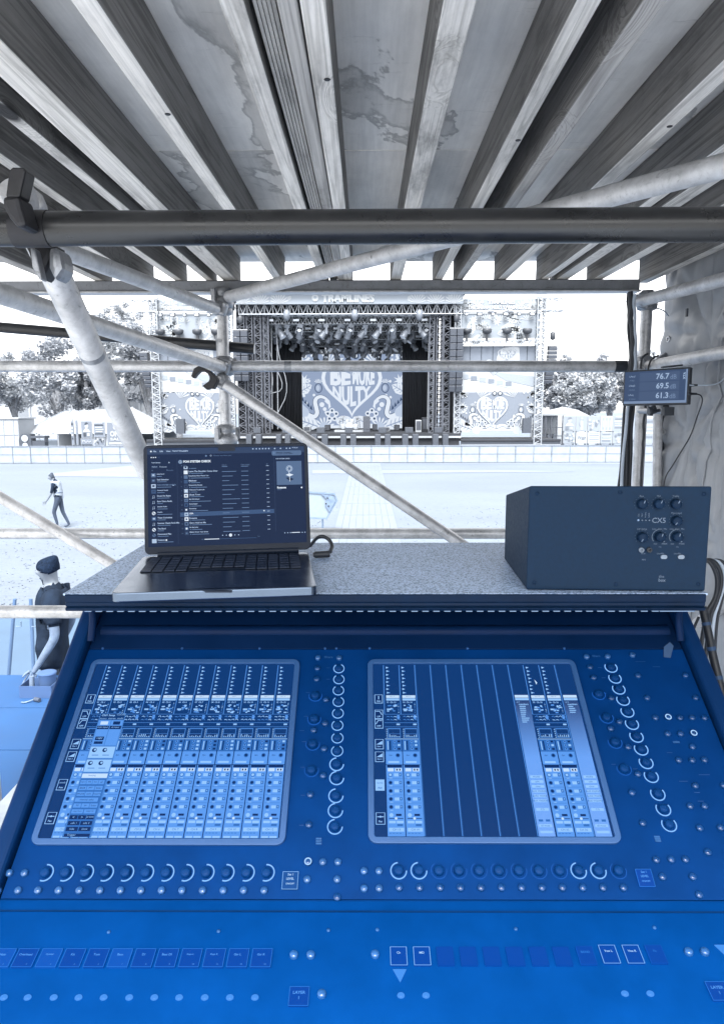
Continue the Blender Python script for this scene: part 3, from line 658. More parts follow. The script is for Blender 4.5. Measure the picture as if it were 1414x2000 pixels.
class Scr:
    """a touch screen: its bezel, its dark glass and what it shows; a runs 0..1 across, b is a photograph row"""
    def __init__(s, u0, u1, v0, v1):
        bz = .0085; r = .012
        g = MB(); ringprism(g, PF, rrect(u0, v0, u1, v1, r), rrect(u0 + bz, v0 + bz, u1 - bz, v1 - bz, .003), 0, .004); s.bez = part('screen_bezel', g, m_bezel, con, bevel=.001)
        s.u0, s.u1, s.v0, s.v1 = u0 + bz, u1 - bz, v0 + bz, v1 - bz
        g = MB(); g.rect(PF, s.u0 - .001, s.v0 - .001, s.u1 + .001, s.v1 + .001, .0012, 0); s.scr = part('touch_screen', g, S, con)
        s.g = MB()
    def U(s, a): return s.u0 + (s.u1 - s.u0) * a
    def B(s, row): return max(s.v0 + .001, min(s.v1 - .001, PF.px(400, row)[1]))
    def rc(s, a0, r0, a1, r1, mi, k=1): s.g.rect(PF, s.U(a0), s.B(r0), s.U(a1), s.B(r1), .0015 + k * .0003, mi)
    def dc(s, a, r, rad, mi, k=2): s.g.disc(PF, s.U(a), s.B(r), rad, .0015 + k * .0003, mi, 10)
    def tx(s, t, a, r, h, mi, k=3, al='C', bold=.0): s.g.text(PF, t, s.U(a), s.B(r), h=h, n=.0015 + k * .0003, mi=mi, bold=bold, align=al)
    def done(s): part('screen_graphics', s.g, S, s.scr, kind='stuff')
uTL, vT = PF.px(184, 1290); vB = PF.px(300, 1653)[1]
s1 = Scr(PF.px(57, 1655)[0], PF.px(557, 1652)[0], vB, vT)
s2 = Scr(PF.px(719, 1650)[0], PF.px(1216, 1650)[0], PF.px(900, 1650)[1], vT)
rs = random.Random(5)
def R5(v): return 1260 + v / 2.357
def strip(s, a, w, n, bright=True, head=True):
    s.rc(a - .0022, R5(96), a + .0022, R5(322), 6)
    for k in range(8):
        r = R5(108 + k * 16.5); q = a + .012 + .002 * (k % 2)
        s.g.poly(PF, [(s.U(q), s.B(r - 2)), (s.U(q), s.B(r + 2)), (s.U(q + .014), s.B(r))], .0021, 3)
        if k % 2: s.rc(a + .024, r - .8, a + .03, r + .8, 6)
    l, rr = a + .006, a + w - .005
    s.rc(l + .004, R5(235), rr, R5(247), 4); s.rc(l + .004, R5(249), rr, R5(259), 3); s.tx('input %d' % n, a + w / 2, R5(241), .0022, 5)
    s.tx('%02d  Ch %d' % (n, n), a + .012, R5(268), .0028, 3, al='L', bold=.03)
    for k in range(11):
        x = a + .012 + rs.random() * (w - .034); y = R5(278 + rs.random() * 38); s.rc(x, y - 1.1, x + rs.uniform(.006, .016), y + 1.1, rs.choice((3, 3, 6, 2)))
    s.rc(l + .006, R5(296), l + .026, R5(303), 3); s.dc(a + w * .62, R5(285), .0016, 3); s.dc(a + w * .5, R5(300), .0016, 6)
    for k in range(7): s.rc(rr - .008, R5(270 + k * 7), rr - .003, R5(273 + k * 7), rs.choice((3, 6)))
    s.rc(a - .001, R5(321), a + w, R5(323), 6)
    for k in range(4):
        for j in range(2):
            x = a + .01 + k * w * .22; s.g.stroke(PF, [(s.U(x), s.B(R5(334 + j * 14))), (s.U(x + .008), s.B(R5(329 + j * 14 + rs.random() * 5))), (s.U(x + .013), s.B(R5(336 + j * 14)))], .0011, .0021, rs.choice((3, 6)))
    s.rc(rr - .014, R5(326), rr - .002, R5(343), 2); s.rc(a - .001, R5(360), a + w, R5(362), 6)
    s.rc(l + .004, R5(366), rr - .02, R5(376), 0, 2); s.rc(rr - .018, R5(365), rr - .002, R5(372), 3); s.rc(a, R5(379), a + w, R5(381), 6)
    s.rc(l + .008, R5(386), rr, R5(430), 6); s.rc(l + .011, R5(391), rr - .003, R5(412), 0, 2); s.rc(l + .011, R5(414), rr - .003, R5(428), 5, 2)
    for k in range(5): s.rc(l + .001, R5(389 + k * 9), l + .006, R5(393 + k * 9), 3)
    for k in range(6): s.rc(l + .014 + k * .009, R5(424 - rs.random() * 10), l + .018 + k * .009, R5(428), 3, 3)
    s.rc(a, R5(434), a + w, R5(437), 3)
    s.rc(a + .002, R5(438), a + w - .002, R5(492), 1); s.rc(l + .014, R5(444), l + .021, R5(488), 0, 2); s.rc(l + .004, R5(446), l + .009, R5(486), 3, 2)
    for k in range(3): s.dc(a + w * .56, R5(448 + k * 17), .0021, 2, 3); s.dc(a + w * .56, R5(448 + k * 17), .0011, 5, 4); s.rc(rr - .016, R5(443 + k * 17), rr - .004, R5(452 + k * 17), rs.choice((5, 3)), 2)
    s.rc(a + .002, R5(493), a + w - .002, R5(553), 2); s.tx('dyn', a + w * .3, R5(512), .0032, 5, 3); s.dc(a + w * .72, R5(512), .0034, 1, 3); s.dc(a + w * .72, R5(512), .0022, 5, 4); s.rc(l + .006, R5(538), rr - .012, R5(547), 3, 2)
    s.rc(a - .0012, R5(490), a + .0012, R5(895), 5, 6)
    s.rc(a + .002, R5(556), a + w - .002, R5(897), 2)
    s.rc(l, R5(556), rr, R5(568), 5, 2)
    s.rc(l + .003, R5(571), a + w * .45, R5(586), 4, 3); s.rc(a + w * .53, R5(571), rr - .002, R5(586), 4, 3); s.rc(a + w * .6, R5(574), a + w * .68, R5(583), 5, 4); s.rc(a + w * .76, R5(574), a + w * .84, R5(583), 5, 4)
    for k, y in enumerate((602, 638, 676, 713, 750)):
        if k: s.rc(l, R5(y - 20), rr, R5(y - 18.5), 1, 2)
        s.dc(a + w * .25, R5(y), .0031, 1, 3); s.dc(a + w * .25, R5(y), .0021, 5 if (k and bright) else 3, 4)
        s.rc(a + w * .46, R5(y - 7), a + w * .72, R5(y + 7), 3, 3); s.rc(a + w * .74, R5(y - 8), rr - .004, R5(y + 6), 1, 3); s.rc(a + w * .79, R5(y - 4), rr - .008, R5(y + 2), 3, 4); s.rc(a + w * .2, R5(y + 13), a + w * .36, R5(y + 16), 3, 3)
    s.dc(a + w * .25, R5(787), .0029, 3, 3); s.rc(a + w * .5, R5(781), a + w * .8, R5(791), 5, 3)
    s.rc(l + .003, R5(801), rr - .003, R5(804), 5, 3); s.dc(a + w * .5, R5(802.5), .0019, 4, 4)
    s.rc(l + .003, R5(813), a + w * .48, R5(825), 3, 3); s.rc(a + w * .53, R5(813), rr - .003, R5(825), 3, 3); s.rc(a + w * .55, R5(828), rr - .006, R5(838), 1, 3)
    s.rc(l + .002, R5(845), rr - .002, R5(863), 3, 3); s.tx('CH %d' % n, a + w / 2, R5(854), .0028, 1, 4)
    for k in range(4): s.rc(l + .003 + k * .014, R5(869), l + .012 + k * .014, R5(872), 1, 3)
    s.rc(l + .002, R5(884), a + w * .46, R5(894), 3, 3); s.rc(a + w * .52, R5(884), rr - .002, R5(894), 3, 3)
def tiles(s, lit=None):
    for k, (y, t) in enumerate(((252, 'Gain'), (323, 'LPF'), (366, 'HPF'), (460, 'Dyn 1'), (518, 'Dyn 2'), (648, 'Aux'), (802, 'Pan'))):
        r = R5(y); hgt = 15 + y * .012
        f = 3 if k == lit else 5
        s.rc(.006, r - hgt / 2.1, .046, r + hgt / 2.1, 3); s.rc(.009, r - hgt / 2.1 + 1, .043, r + hgt / 2.1 - 1, f, 2)
        s.tx(t, .026, r + hgt * .24, .0027, 3 if k != lit else 1, 3, bold=.03)
        m = s.U(.026); y1 = s.B(r - hgt * .3); y0 = s.B(r + hgt * .05); q = .0045
        if k == 0: s.g.stroke(PF, [(m, y1), (m, y0)], .0014, .0024, 3)
        elif k == 1: s.g.stroke(PF, [(m - q, y1), (m + q * .3, y1), (m + q, y0)], .0012, .0024, 3)
        elif k == 2: s.g.stroke(PF, [(m - q, y0), (m - q * .3, y1), (m + q, y1)], .0012, .0024, 3)
        elif k in (3, 4): s.g.poly(PF, [(m - q, y0), (m + q, y0), (m + q, y1)], .0024, 3)
        elif k == 5: s.tx('sends', .026, r - hgt * .18, .0027, 3 if k != lit else 1, 3)
        else: s.g.stroke(PF, [(m - q, (y0 + y1) / 2), (m + q, (y0 + y1) / 2)], .0012, .0024, 3); s.g.disc(PF, m, (y0 + y1) / 2, .0014, .0026, 3, 8)
tiles(s1)
for k in range(12): strip(s1, .052 + k * .0787, .0787, k + 1)
# channel set-up window over the first strips
k = 8
s1.rc(.10, R5(322), .222, R5(897), 6, k); s1.rc(.103, R5(324), .219, R5(352), 0, k + 1); s1.tx('Ch01 Setup', .11, R5(333), .0042, 3, k + 2, 'L', .03); s1.tx('CLOSE', .20, R5(328), .003, 3, k + 2); s1.tx('mono  stereo  multi', .16, R5(346), .003, 3, k + 2)
s1.rc(.105, R5(356), .160, R5(470), 2, k + 1); s1.rc(.164, R5(356), .217, R5(470), 2, k + 1); s1.rc(.115, R5(360), .150, R5(375), 4, k + 2); s1.rc(.174, R5(360), .207, R5(375), 5, k + 2)
s1.rc(.105, R5(380), .160, R5(396), 5, k + 2); s1.tx('main input', .132, R5(388), .0032, 3, k + 3); s1.rc(.164, R5(380), .217, R5(396), 5, k + 2); s1.tx('alt input', .190, R5(388), .0032, 3, k + 3)
s1.rc(.112, R5(430), .152, R5(447), 5, k + 2); s1.tx('+48V', .132, R5(438), .003, 3, k + 3); s1.rc(.112, R5(452), .152, R5(464), 5, k + 2)
for a, b in ((476, 528), (536, 592)):
    s1.rc(.105, R5(a), .217, R5(b), 3, k + 1)
    for x in (.125, .172): s1.dc(x, R5(a + 16), .0035, 5, k + 2); s1.dc(x + .003, R5(a + 15), .0018, 3, k + 3)
    for x in (.120, .168): s1.rc(x, R5(a + 38), x + .03, R5(a + 41), 1, k + 2)
s1.rc(.105, R5(600), .217, R5(620), 4, k + 1); s1.tx('Routing', .15, R5(610), .003, 1, k + 2)
names = [['input', 'eq', 'dyn', 'all'], ['aux', 'pan', 'fader', ''], ['mute', 'solo', 'inserts', ''], ['', 'channel safes', '', ''], ['eq', 'dyn', 'fader', ''], ['', 'copy from', 'copy to', ''], ['<', '>', 'presets', ''], ['safe 1', 'safe 2', '', ''], ['hide', 'show', '', '']]
s1.rc(.105, R5(624), .217, R5(893), 1, k + 1)
for j, row in enumerate(names):
    y = R5(640 + j * 27)
    row = [q for q in row if q]
    for i, q in enumerate(row):
        x = .108 + i * (.106 / len(row)); s1.rc(x, y - 4, x + .098 / len(row), y + 4, 2 if j < 6 else 5, k + 2); s1.tx(q, x + .05 / len(row), y, .0026, 5 if j < 6 else 3, k + 3)
s1.rc(.108, R5(878), .214, R5(892), 5, k + 2); s1.tx('Trigger', .12, R5(885), .0036, 3, k + 3, 'L')
s1.done()
tiles(s2, 5)
for k in range(12):
    a = .053 + k * .0785
    if k in (0, 1, 9, 10): strip(s2, a, .0785, {0: 13, 1: 14, 9: 35, 10: 36}[k])
    else:
        s2.rc(a - .002, R5(96), a + .002, R5(895), 6, 3); s2.rc(a + .0035, R5(96), a + .0048, R5(895), 1, 3)
m, nt, b = _base('group_strip_fade'); tcd = N(nt, 'ShaderNodeTexCoord'); sp = N(nt, 'ShaderNodeSeparateXYZ'); nt.links.new(tcd.outputs['Generated'], sp.inputs[0])
cr = ramp(nt, sp.outputs[1], [(.55, (*lin((92, 156, 240)),)), (.98, (*lin((14, 60, 118)),))]); nt.links.new(cr.outputs[0], b.inputs['Emission Color']); b.inputs['Emission Strength'].default_value = 1 / 2 ** EXPO; b.inputs['Base Color'].default_value = (.01, .01, .02, 1)
for k, nm in ((8, 'cg 1'), (11, 'cg 2')):
    a = .053 + k * .0785; w = .0785
    g = MB(); g.rect(PF, s2.U(a + .005), s2.B(R5(897)), s2.U(a + w - .004), s2.B(R5(262)), .0019); part('group_strip', g, m, s2.scr)
    s2.rc(a + .008, R5(235), a + w - .005, R5(247), 4, 4); s2.rc(a + .008, R5(249), a + w - .005, R5(259), 3, 4)
    s2.tx(nm, a + .012, R5(268), .0030, 3, 4, 'L', .03); s2.tx('members', a + .02, R5(277), .0030, 3, 4, 'L', .03)
    for j in range(9 if k == 8 else 4):
        s2.rc(a + .022, R5(285 + j * 9), a + .022 + rs.uniform(.02, .038), R5(289 + j * 9), 3, 4)
    for j in range(7):
        y = 604 + j * 22 + (18 if j > 5 else 0); s2.rc(a + .012, R5(y), a + w - .012, R5(y + 13), 3, 4); s2.tx(('mute', 'safe', 'clear', 'aux mutes', 'auto mute', 'aux master', 'CG')[j], a + w / 2, R5(y + 6.5), .0026, 1, 5)
    for j in range(2): s2.rc(a + .015 + j * .03, R5(806), a + .033 + j * .03, R5(816), 1, 4)
    s2.rc(a + .012, R5(828), a + w - .012, R5(842), 3, 4); s2.tx('all mute', a + w / 2, R5(835), .0026, 1, 5); s2.rc(a + .012, R5(858), a + w - .012, R5(870), 3, 4)
s2.g.poly(PF, [(s2.U(.80), s2.B(1330)), (s2.U(.812), s2.B(1336)), (s2.U(.805), s2.B(1340))], .0036, 4)
s2.done()

# ---- knobs, lit rings and push buttons
def rot_of(fr): return fr.mat().to_euler()
g = MB(); g.lathe((0, 0, 0), (0, 0, 1), [(.0066, 0), (.0063, .0045), (.0052, .006), (.002, .0062)], 20); ME_KNOB, _ = mesh('knob', g, m_knob, Vector((0, 0, 0)))
ZF0 = Frame((0, 0, 0), (1, 0, 0), (0, 1, 0))
def ringmesh(nm, r, w, a0, a1, m):
    g = MB(); g.arc(ZF0, 0, 0, r - w / 2, r + w / 2, a0, a1, 0, 0, 26); g.arc(ZF0, 0, 0, r - w / 2, r + w / 2, a0, a1, .0006, 0, 26); return mesh(nm, g, m, Vector((0, 0, 0)))[0]
RG = {'C': ringmesh('led_ring', .0086, .0013, R(-235), R(65), m_ring), 'D': ringmesh('led_ring', .0102, .0016, R(-110), R(95), m_ring), 'U': ringmesh('led_ring', .0102, .0016, R(-215), R(35), m_ring),
      'K': ringmesh('led_ring', .0102, .0016, R(95), R(360), m_ring), 'T': ringmesh('led_ring', .0100, .0007, R(-200), R(20), m_ring_dim), 'R': ringmesh('led_ring', .0098, .0015, R(100), R(365), m_ring), 't': ringmesh('led_ring', .0102, .0008, R(120), R(375), m_ring_dim)}
def knob(fr, px, py, kind, sc_=1.0):
    u, v = fr.px(px, py); o = place('knob', ME_KNOB, fr(u, v, .0002), con, rot=rot_of(fr)); o.scale = (sc_,) * 3
    q = bpy.data.objects.new('led_ring', RG[kind]); COL.objects.link(q); q.parent = o; q.location = (0, 0, .0012)
g = MB(); g.lathe((0, 0, 0), (0, 0, 1), [(.0046, 0), (.0046, .003), (.0038, .0042), (.001, .0046)], 16); ME_BTN, _ = mesh('push_button', g, m_cap, Vector((0, 0, 0)))
g = MB(); g.lathe((0, 0, 0), (0, 0, 1), [(.0046, 0), (.0046, .003), (.0038, .0042), (.001, .0046)], 16); ME_BTD, _ = mesh('push_button', g, m_cap_dim, Vector((0, 0, 0)))
g = MB(); g.lathe((0, 0, 0), (0, 0, 1), [(.0046, 0), (.0046, .003), (.0038, .0042), (.001, .0046)], 16)
g.arc(ZF0, 0, 0, .0032, .0048, 0, 2 * pi, .0046, 1, 20); ME_BTL, _ = mesh('push_button', g, [m_cap_dim, m_lit], Vector((0, 0, 0)))
def btn(fr, px, py, lit=0, k=1.0):
    u, v = fr.px(px, py); o = place('push_button', (ME_BTN, ME_BTL, ME_BTD)[lit], fr(u, v, .0002), con, rot=rot_of(fr)); o.scale = (k,) * 3
def dash(fr, px, py, w, h=.0012, m=m_paint):
    u, v = fr.px(px, py); g = MB(); g.rect(fr, u - w / 2, v - h / 2, u + w / 2, v + h / 2, .0008); return part('legend', g, m, con)
c6 = lambda x, y: (560 + x / 2.079, 1240 + y / 2.079)
c7 = lambda x, y: (1080 + x / 4.1667, 1200 + y / 4.1667)
for x, y in ((212, 140), (212, 184), (210, 229), (210, 275), (208, 322), (206, 371), (206, 422), (205, 475), (203, 529), (203, 585), (200, 657), (198, 717), (196, 783)): knob(PF, *c6(x, y), 'K' if y > 500 else 'C', .96)
for x, y in ((127, 97), (213, 97), (125, 140), (122, 184), (160, 267), (156, 364), (110, 391), (152, 467), (148, 576), (96, 654), (90, 776)): btn(PF, *c6(x, y), 0 if y < 120 else 2)
for x, y in ((117, 250), (112, 345), (106, 447), (101, 553)): knob(PF, *c6(x, y), 'T')
for x, y in ((170, 92),): u_, v_ = PF.px(*c6(x, y)); g = MB(); g.text(PF, 'filters', u_, v_, w=.014, n=.0008, bold=.03); part('legend', g, m_cap, con)
for k in range(3): dash(PF, *c6(130, 830 + k * 10), .0075, .0024, m_cap)
for x, y, w_ in ((168, 136, .006), (168, 182, .006), (86, 236, .006), (78, 333, .006), (70, 436, .006), (64, 540, .006), (66, 654, .006), (60, 776, .006), (62, 391, .007)): dash(PF, *c6(x, y), w_, .0008)
for x, y in ((470, 437), (502, 525), (533, 613), (568, 703), (603, 798), (640, 897), (677, 1000), (715, 1103), (755, 1212), (797, 1323), (850, 1467), (895, 1590), (942, 1717)): knob(PF, *c7(x, y), 'U', .93)
for x, y, l in ((272, 352, 0), (443, 350, 0), (645, 338, 0), (300, 437, 2), (328, 522, 2), (690, 508, 2), (1075, 505, 2), (473, 690, 2), (763, 688, 2), (1158, 687, 2), (538, 882, 2), (467, 938, 2), (830, 850, 2), (932, 849, 1), (1030, 850, 2), (1130, 850, 2), (1230, 850, 2), (930, 980, 2), (1035, 980, 2), (1140, 980, 1), (1132, 1087, 2), (608, 1088, 2), (1020, 1195, 2), (1130, 1195, 2), (1230, 1193, 2), (688, 1308, 2), (1155, 1403, 2), (1385, 1400, 2), (640, 1460, 2), (1113, 1570, 2), (1230, 1570, 2), (727, 1708, 2), (1190, 1748, 2), (1360, 1745, 2), (1257, 1945, 2)): btn(PF, *c7(x, y), l)
for x, y in ((370, 655), (433, 845), (502, 1047), (575, 1263)): knob(PF, *c7(x, y), 'T')
u_, v_ = PF.px(*c7(350, 342)); g = MB(); g.text(PF, 'filters', u_, v_, w=.013, n=.0008, bold=.03); part('legend', g, m_cap, con)
for k in range(3): dash(PF, *c7(845 + k * 5, 1815 + k * 17), .0075, .0024, m_cap)
dash(PF, *c7(1002, 1044), .010, .003, m_cap)
for x, y, w_ in ((710, 388, .016), (840, 430, .012), (380, 438, .006), (410, 520, .006), (1060, 1363, .012), (1230, 1310, .016), (1170, 1455, .008), (1200, 1525, .008), (948, 1130, .008), (490, 1225, .006), (668, 1262, .006)): dash(PF, *c7(x, y), w_, .0009)
u_, v_ = PF.px(*c7(930, 293)); g = MB(); g.prism(PF, [(u_ - .0105, v_ - .014), (u_ + .0, v_ - .016), (u_ + .0125, v_ + .008), (u_ + .009, v_ + .016), (u_ - .004, v_ + .006)], .0003, .0012); part('tape_tag', g, m_tape, con)
def screwhead(fr, px, py):
    u, v = fr.px(px, py); g = MB(); g.lathe(fr(u, v, 0), fr.n, [(.0022, 0), (.0022, .001), (.001, .0014)], 8); part('screw', g, m_screw, con)
for x in (201, 356, 507, 635, 657, 722, 913, 1102): screwhead(PF, x, 1267)
# ---- lower rows (knob row is on the sloping panel, the keys on the flatter one)
c8 = lambda x, y: (x / 2, 1640 + y / 2)
c9 = lambda x, y: (707 + x / 2, 1640 + y / 2)
for x in (178, 257, 335, 413, 492, 570, 649, 727, 806, 884, 963, 1041): knob(PF, *c8(x, 133), 'D', .98)
for x in (-6, 72, 150, 230, 311, 392, 472, 552, 632, 712, 792, 873, 952, 1032): btn(PF, *c8(x, 203), 0)
for x, y, l in ((38, 135, 0), (97, 135, 0), (1204, 92, 1), (1261, 92, 0), (1320, 92, 0), (1200, 160, 0), (1317, 160, 0), (1317, 230, 2)): btn(PF, *c8(x, y), l)
for x, kd in ((143, 'K'), (222, 'K'), (300, 't'), (378, 't'), (457, 't'), (534, 't'), (612, 't'), (690, 't'), (770, 't'), (845, 'R'), (922, 'R'), (1000, 't')): knob(PF, *c9(x, 125), kd, .98)
for x, y in ((8, 195), (67, 195), (66, 127), (8, 127)): btn(PF, *c9(x, y), 0)
for x in (145, 225, 305, 384, 464, 544, 623, 702, 782, 861, 940, 1020): btn(PF, *c9(x, 192), 2)
for x, y in ((1148, 83), (1206, 82), (1262, 82), (1172, 150), (1290, 150), (1315, 220), (1349, 54)): btn(PF, *c9(x, y), 2)
def labelkey(fr, px, py, w, h, lines, face, line, ink, skew=0.0, nm='label_key'):
    u, v = fr.px(px, py)
    q = [(u - w / 2 - skew, v - h / 2), (u + w / 2 - skew, v - h / 2), (u + w / 2, v + h / 2), (u - w / 2, v + h / 2)]
    g = MB(); g.prism(fr, q, 0, .0025); o = part(nm, g, face, con)
    g = MB(); g.stroke(fr, q, .0009, .0029, 0, True)
    for i, (t, du, dv, hh) in enumerate(lines): g.text(fr, t, u + du, v + dv, h=hh, n=.0029, mi=1, bold=.02)
    part('key_print', g, [line, ink], o, kind='stuff')
labelkey(PF, 567, 1722, .0195, .021, (('Set 1', 0, .0072, .0028), ('LEVEL', 0, .002, .0028), ('ON/OFF', 0, -.004, .0022)), m_knob, m_ring, m_lit)
labelkey(PF, 1259, 1717, .0195, .021, (('Set 1', 0, .0072, .0028), ('LEVEL', 0, .002, .0028), ('ON/OFF', 0, -.004, .0022)), m_key_dim, m_key_line, m_key_lit)
nmz = ['Snare', 'Hats', 'Overhead', 'Cymbal', 'Kit', 'Tom', 'Bass', 'DI', 'Bass DI', 'Keys L', 'Keys R', 'Gtr L', 'Gtr R']
for i, x in enumerate((-82, 10, 100, 193, 285, 378, 470, 562, 653, 745, 838, 930, 1022)):
    labelkey(LFm, *c8(x, 470), .0225, .0225, ((nmz[i], -.001, .004, .0028), ('%d' % (i + 1), .005, -.008, .0018)), m_key if i in (1, 3, 6) else m_key_dim, m_key_line, m_key_lit)
for x, y, t, on in ((143, 463, 'Ch', 1), (234, 463, 'MD', 1), (325, 463, '', 0), (415, 463, '', 0), (507, 463, '', 0), (598, 463, '', 0), (690, 463, '', 0), (782, 463, '', 0), (875, 460, 'BAND', 2), (965, 456, 'Vox L', 1), (1058, 456, 'Vox R', 1), (1148, 456, 'Fx', 2)):
    labelkey(LFm, *c9(x, y), .0185, .0225, ((t, 0, .004, .0028),) if t else (), m_key_dim, (m_key_dim, m_ring, m_key)[on], (m_key_dim, m_lit, m_key_line)[on])
for x, y in ((1148, 457), (1214, 457), (1257, 610)): btn(LFm, *c8(x, y), 0, 1.05)
for x, y in ((51, 455), (1275, 445), (1338, 445)): btn(LFm, *c9(x, y), 0, 1.05)
labelkey(LFm, *c8(1168, 620), .021, .021, (('LAYER', 0, .004, .0034), ('1', 0, -.002, .0034)), m_key_dim, m_key_line, m_key_lit)
labelkey(LFm, *c9(1392, 600), .021, .021, (('LAYER', 0, .004, .0034), ('1', 0, -.002, .0034)), m_key_dim, m_key_line, m_key_lit)
g = MB(); g.lathe((0, 0, 0), (0, 0, 1), [(.0038, 0), (.0036, .001), (.001, .0016)], 14); ME_FL, _ = mesh('fader_light', g, m_glow, Vector((0, 0, 0)))
for f, xs, y in ((c8, (15, 108, 210, 307, 405, 505, 603, 700, 800, 898, 996), 620), (c9, (152, 250), 612), (c9, (1027, 1126), 605)):
    for x in xs:
        u, v = LFm.px(*f(x, y)); o = place('fader_light', ME_FL, LFm(u, v, .0001), con, rot=rot_of(LFm)); o.scale = (1.1, .9, 1)
for x, y in ((148, 535), (1412, 438)):
    u, v = LFm.px(*c9(x, y)); g = MB(); g.prism(LFm, [(u - .0075, v + .007), (u + .0075, v + .007), (u, v - .008)], .0004, .0016); part('arrow_light', g, m_glow, con)
for x, y in ((425, 364), (854, 361), (1283, 357)): screwhead(LFm, *c8(x, y))
for x, y in ((444, 299), (865, 296), (1285, 293), (22, 300)): screwhead(PF, *c8(x, y))
for x, y in ((60, 355), (601, 352), (1142, 347)): screwhead(LFm, *c9(x, y))
st = thing('console_stand', 'plain dark trestle standing under the blue mixing console', 'stand', (0, 1.0, ZF + .018))
g = MB(); g.box(((uL + uR) / 2, 1.0, HC - .778), (uR - uL - .04, .9, .035)); part('top_board', g, m_plastic, st)
for x in (uL + .08, uR - .08):
    for y in (.62, 1.4):
        g = MB(); g.box((x, y, (HC - .796 + ZF + .018) / 2), (.05, .05, HC - .796 - ZF - .018)); part('leg', g, m_plastic, st)

# ================================================================ SHELF behind the console
ZS = HC - .286; YS0, YS1 = 1.094, 1.53
xs0, xs1 = PZ(121, 1161, ZS).x, PZ(1386, 1161, ZS).x
shelf = thing('equipment_shelf', 'speckled grey shelf with ribbed dark edge along the back of the console', 'shelf', (0, 1.3, ZS - .03))
g = MB(); g.box(((xs0 + xs1) / 2, (YS0 + YS1) / 2 + .001, ZS - .0015), (xs1 - xs0, YS1 - YS0 - .002, .003)); part('top_panel', g, m_shelf, shelf)
pf = [(YS0 + .0195, ZS - .0035), (YS0 + .0005, ZS - .0035), (YS0 + .0005, ZS - .0003), (YS0 - .001, ZS - .0005), (YS0 - .003, ZS - .002), (YS0 - .003, ZS - .012), (YS0 - .001, ZS - .0145), (YS0 - .002, ZS - .019), (YS0 + .001, ZS - .0205), (YS0 - .004, ZS - .0225), (YS0 - .002, ZS - .027), (YS0 + .012, ZS - .031), (YS1 - .01, ZS - .031), (YS1 - .01, ZS - .0035)]
g = MB(); g.prism(SF, pf, xs0 + .004, xs1 - .004); part('ribbed_edge', g, m_shelf_edge, shelf, bevel=.0012)
g = MB(); n = 56
for k in range(n):
    x = xs0 + .03 + (xs1 - xs0 - .05) * k / (n - 1); g.box((x, YS0 + .022, ZS - .0335), (.010 if k < n - 3 else .02, .004, .0025))
part('light_strip', g, m_strip, shelf, kind='stuff')

# ================================================================ LAPTOP
ZL = ZS + .0155
FL_, FR_, BR_, BL_ = PZ(211, 1159, ZL), PZ(613, 1147, ZL), PZ(607, 1078, ZL), PZ(283, 1087, ZL)
lo_ = (FL_ + FR_ + BR_ + BL_) / 4
lap = thing('laptop', 'open dark laptop showing a music playlist on the speckled shelf', 'laptop', lo_ - Vector((0, 0, .0155)))
uu = ((FR_ - FL_) + (BR_ - BL_)).normalized(); LB = Frame(lo_, uu, Vector((0, 0, 1)).cross(uu)); q = [LB.loc(p)[:2] for p in (FL_, FR_, BR_, BL_)]
LW = (q[1][0] - q[0][0] + q[2][0] - q[3][0]) / 4; LD = (q[2][1] + q[3][1] - q[0][1] - q[1][1]) / 4
g = MB(); g.prism(LB, rrect(-LW, -LD, LW, LD, .012), -.0145, 0); part('base', g, m_lap, lap, bevel=.002)
g = MB(); g.rect(LB, -LW * .88, -LD * .02, LW * .88, LD * .86, .0004); part('keyboard_well', g, m_lap_dark, lap)
g = MB(); g.box((0, 0, .0011), (LW * 1.76 / 14 * .86, LD * .88 / 6 * .84, .0016)); mk, _ = mesh('key', g, m_keycap, Vector((0, 0, 0)))
for j in range(6):
    for i in range(14):
        if j == 0 and 4 <= i <= 8: continue
        place('key', mk, LB(-LW * .88 + LW * 1.76 * (i + .5) / 14, -LD * .02 + LD * .88 * (j + .5) / 6, .0006), lap, rot=LB.mat().to_euler())
g = MB(); g.rect(LB, -LW * .36, -LD * .92, LW * .36, -LD * .1, .0004, 0); part('trackpad', g, m_lap, lap)
g = MB(); g.box(LB(0, -LD * 1.0, -.002), (.05, .004, .003)); part('lid_notch', g, m_lap_dark, lap)
hb0, hb1 = P(282, 1088, LB(-LW, LD)[1]), P(608, 1077, LB(LW, LD)[1])
hm = (hb0 + hb1) / 2; uv = (hb1 - hb0).normalized(); top = P(443, 867, hm.y + .045); LV = (top - hm); lh = LV.length
DF = Frame(hm, uv, LV - uv * LV.dot(uv)); dw = (hb1 - hb0).length / 2 * .995
g = MB(); g.prism(DF, rrect(-dw, .004, dw, lh, .010), -.0045, 0); part('lid', g, m_lap_dark, lap, bevel=.001)
g = MB(); g.tube([DF(-dw * .85, .004, -.004), DF(dw * .85, .004, -.004)], .006, 12); part('hinge', g, m_lap_dark, lap)
y0s, y1s = .018, lh - .006; xs_ = dw - .007
g = MB(); g.rect(DF, -xs_, y0s, xs_, y1s, .0006, 0); dsp = part('display', g, L, lap)
g = MB(); g.rect(DF, -.016, y1s - .0078, .016, y1s + .004, .0016); part('camera_notch', g, m_lap_dark, lap)
G = MB()
cx = lambda x: -xs_ + (x - 62) / (1330 - 62) * 2 * xs_        # from the enlarged detail of the photograph
cy = lambda y: y1s - (y - 40) / (880 - 40) * (y1s - y0s)
def rr(x0, y0, x1, y1, mi, k=1): G.rect(DF, cx(x0), cy(y1), cx(x1), cy(y0), .0006 + k * .0003, mi)
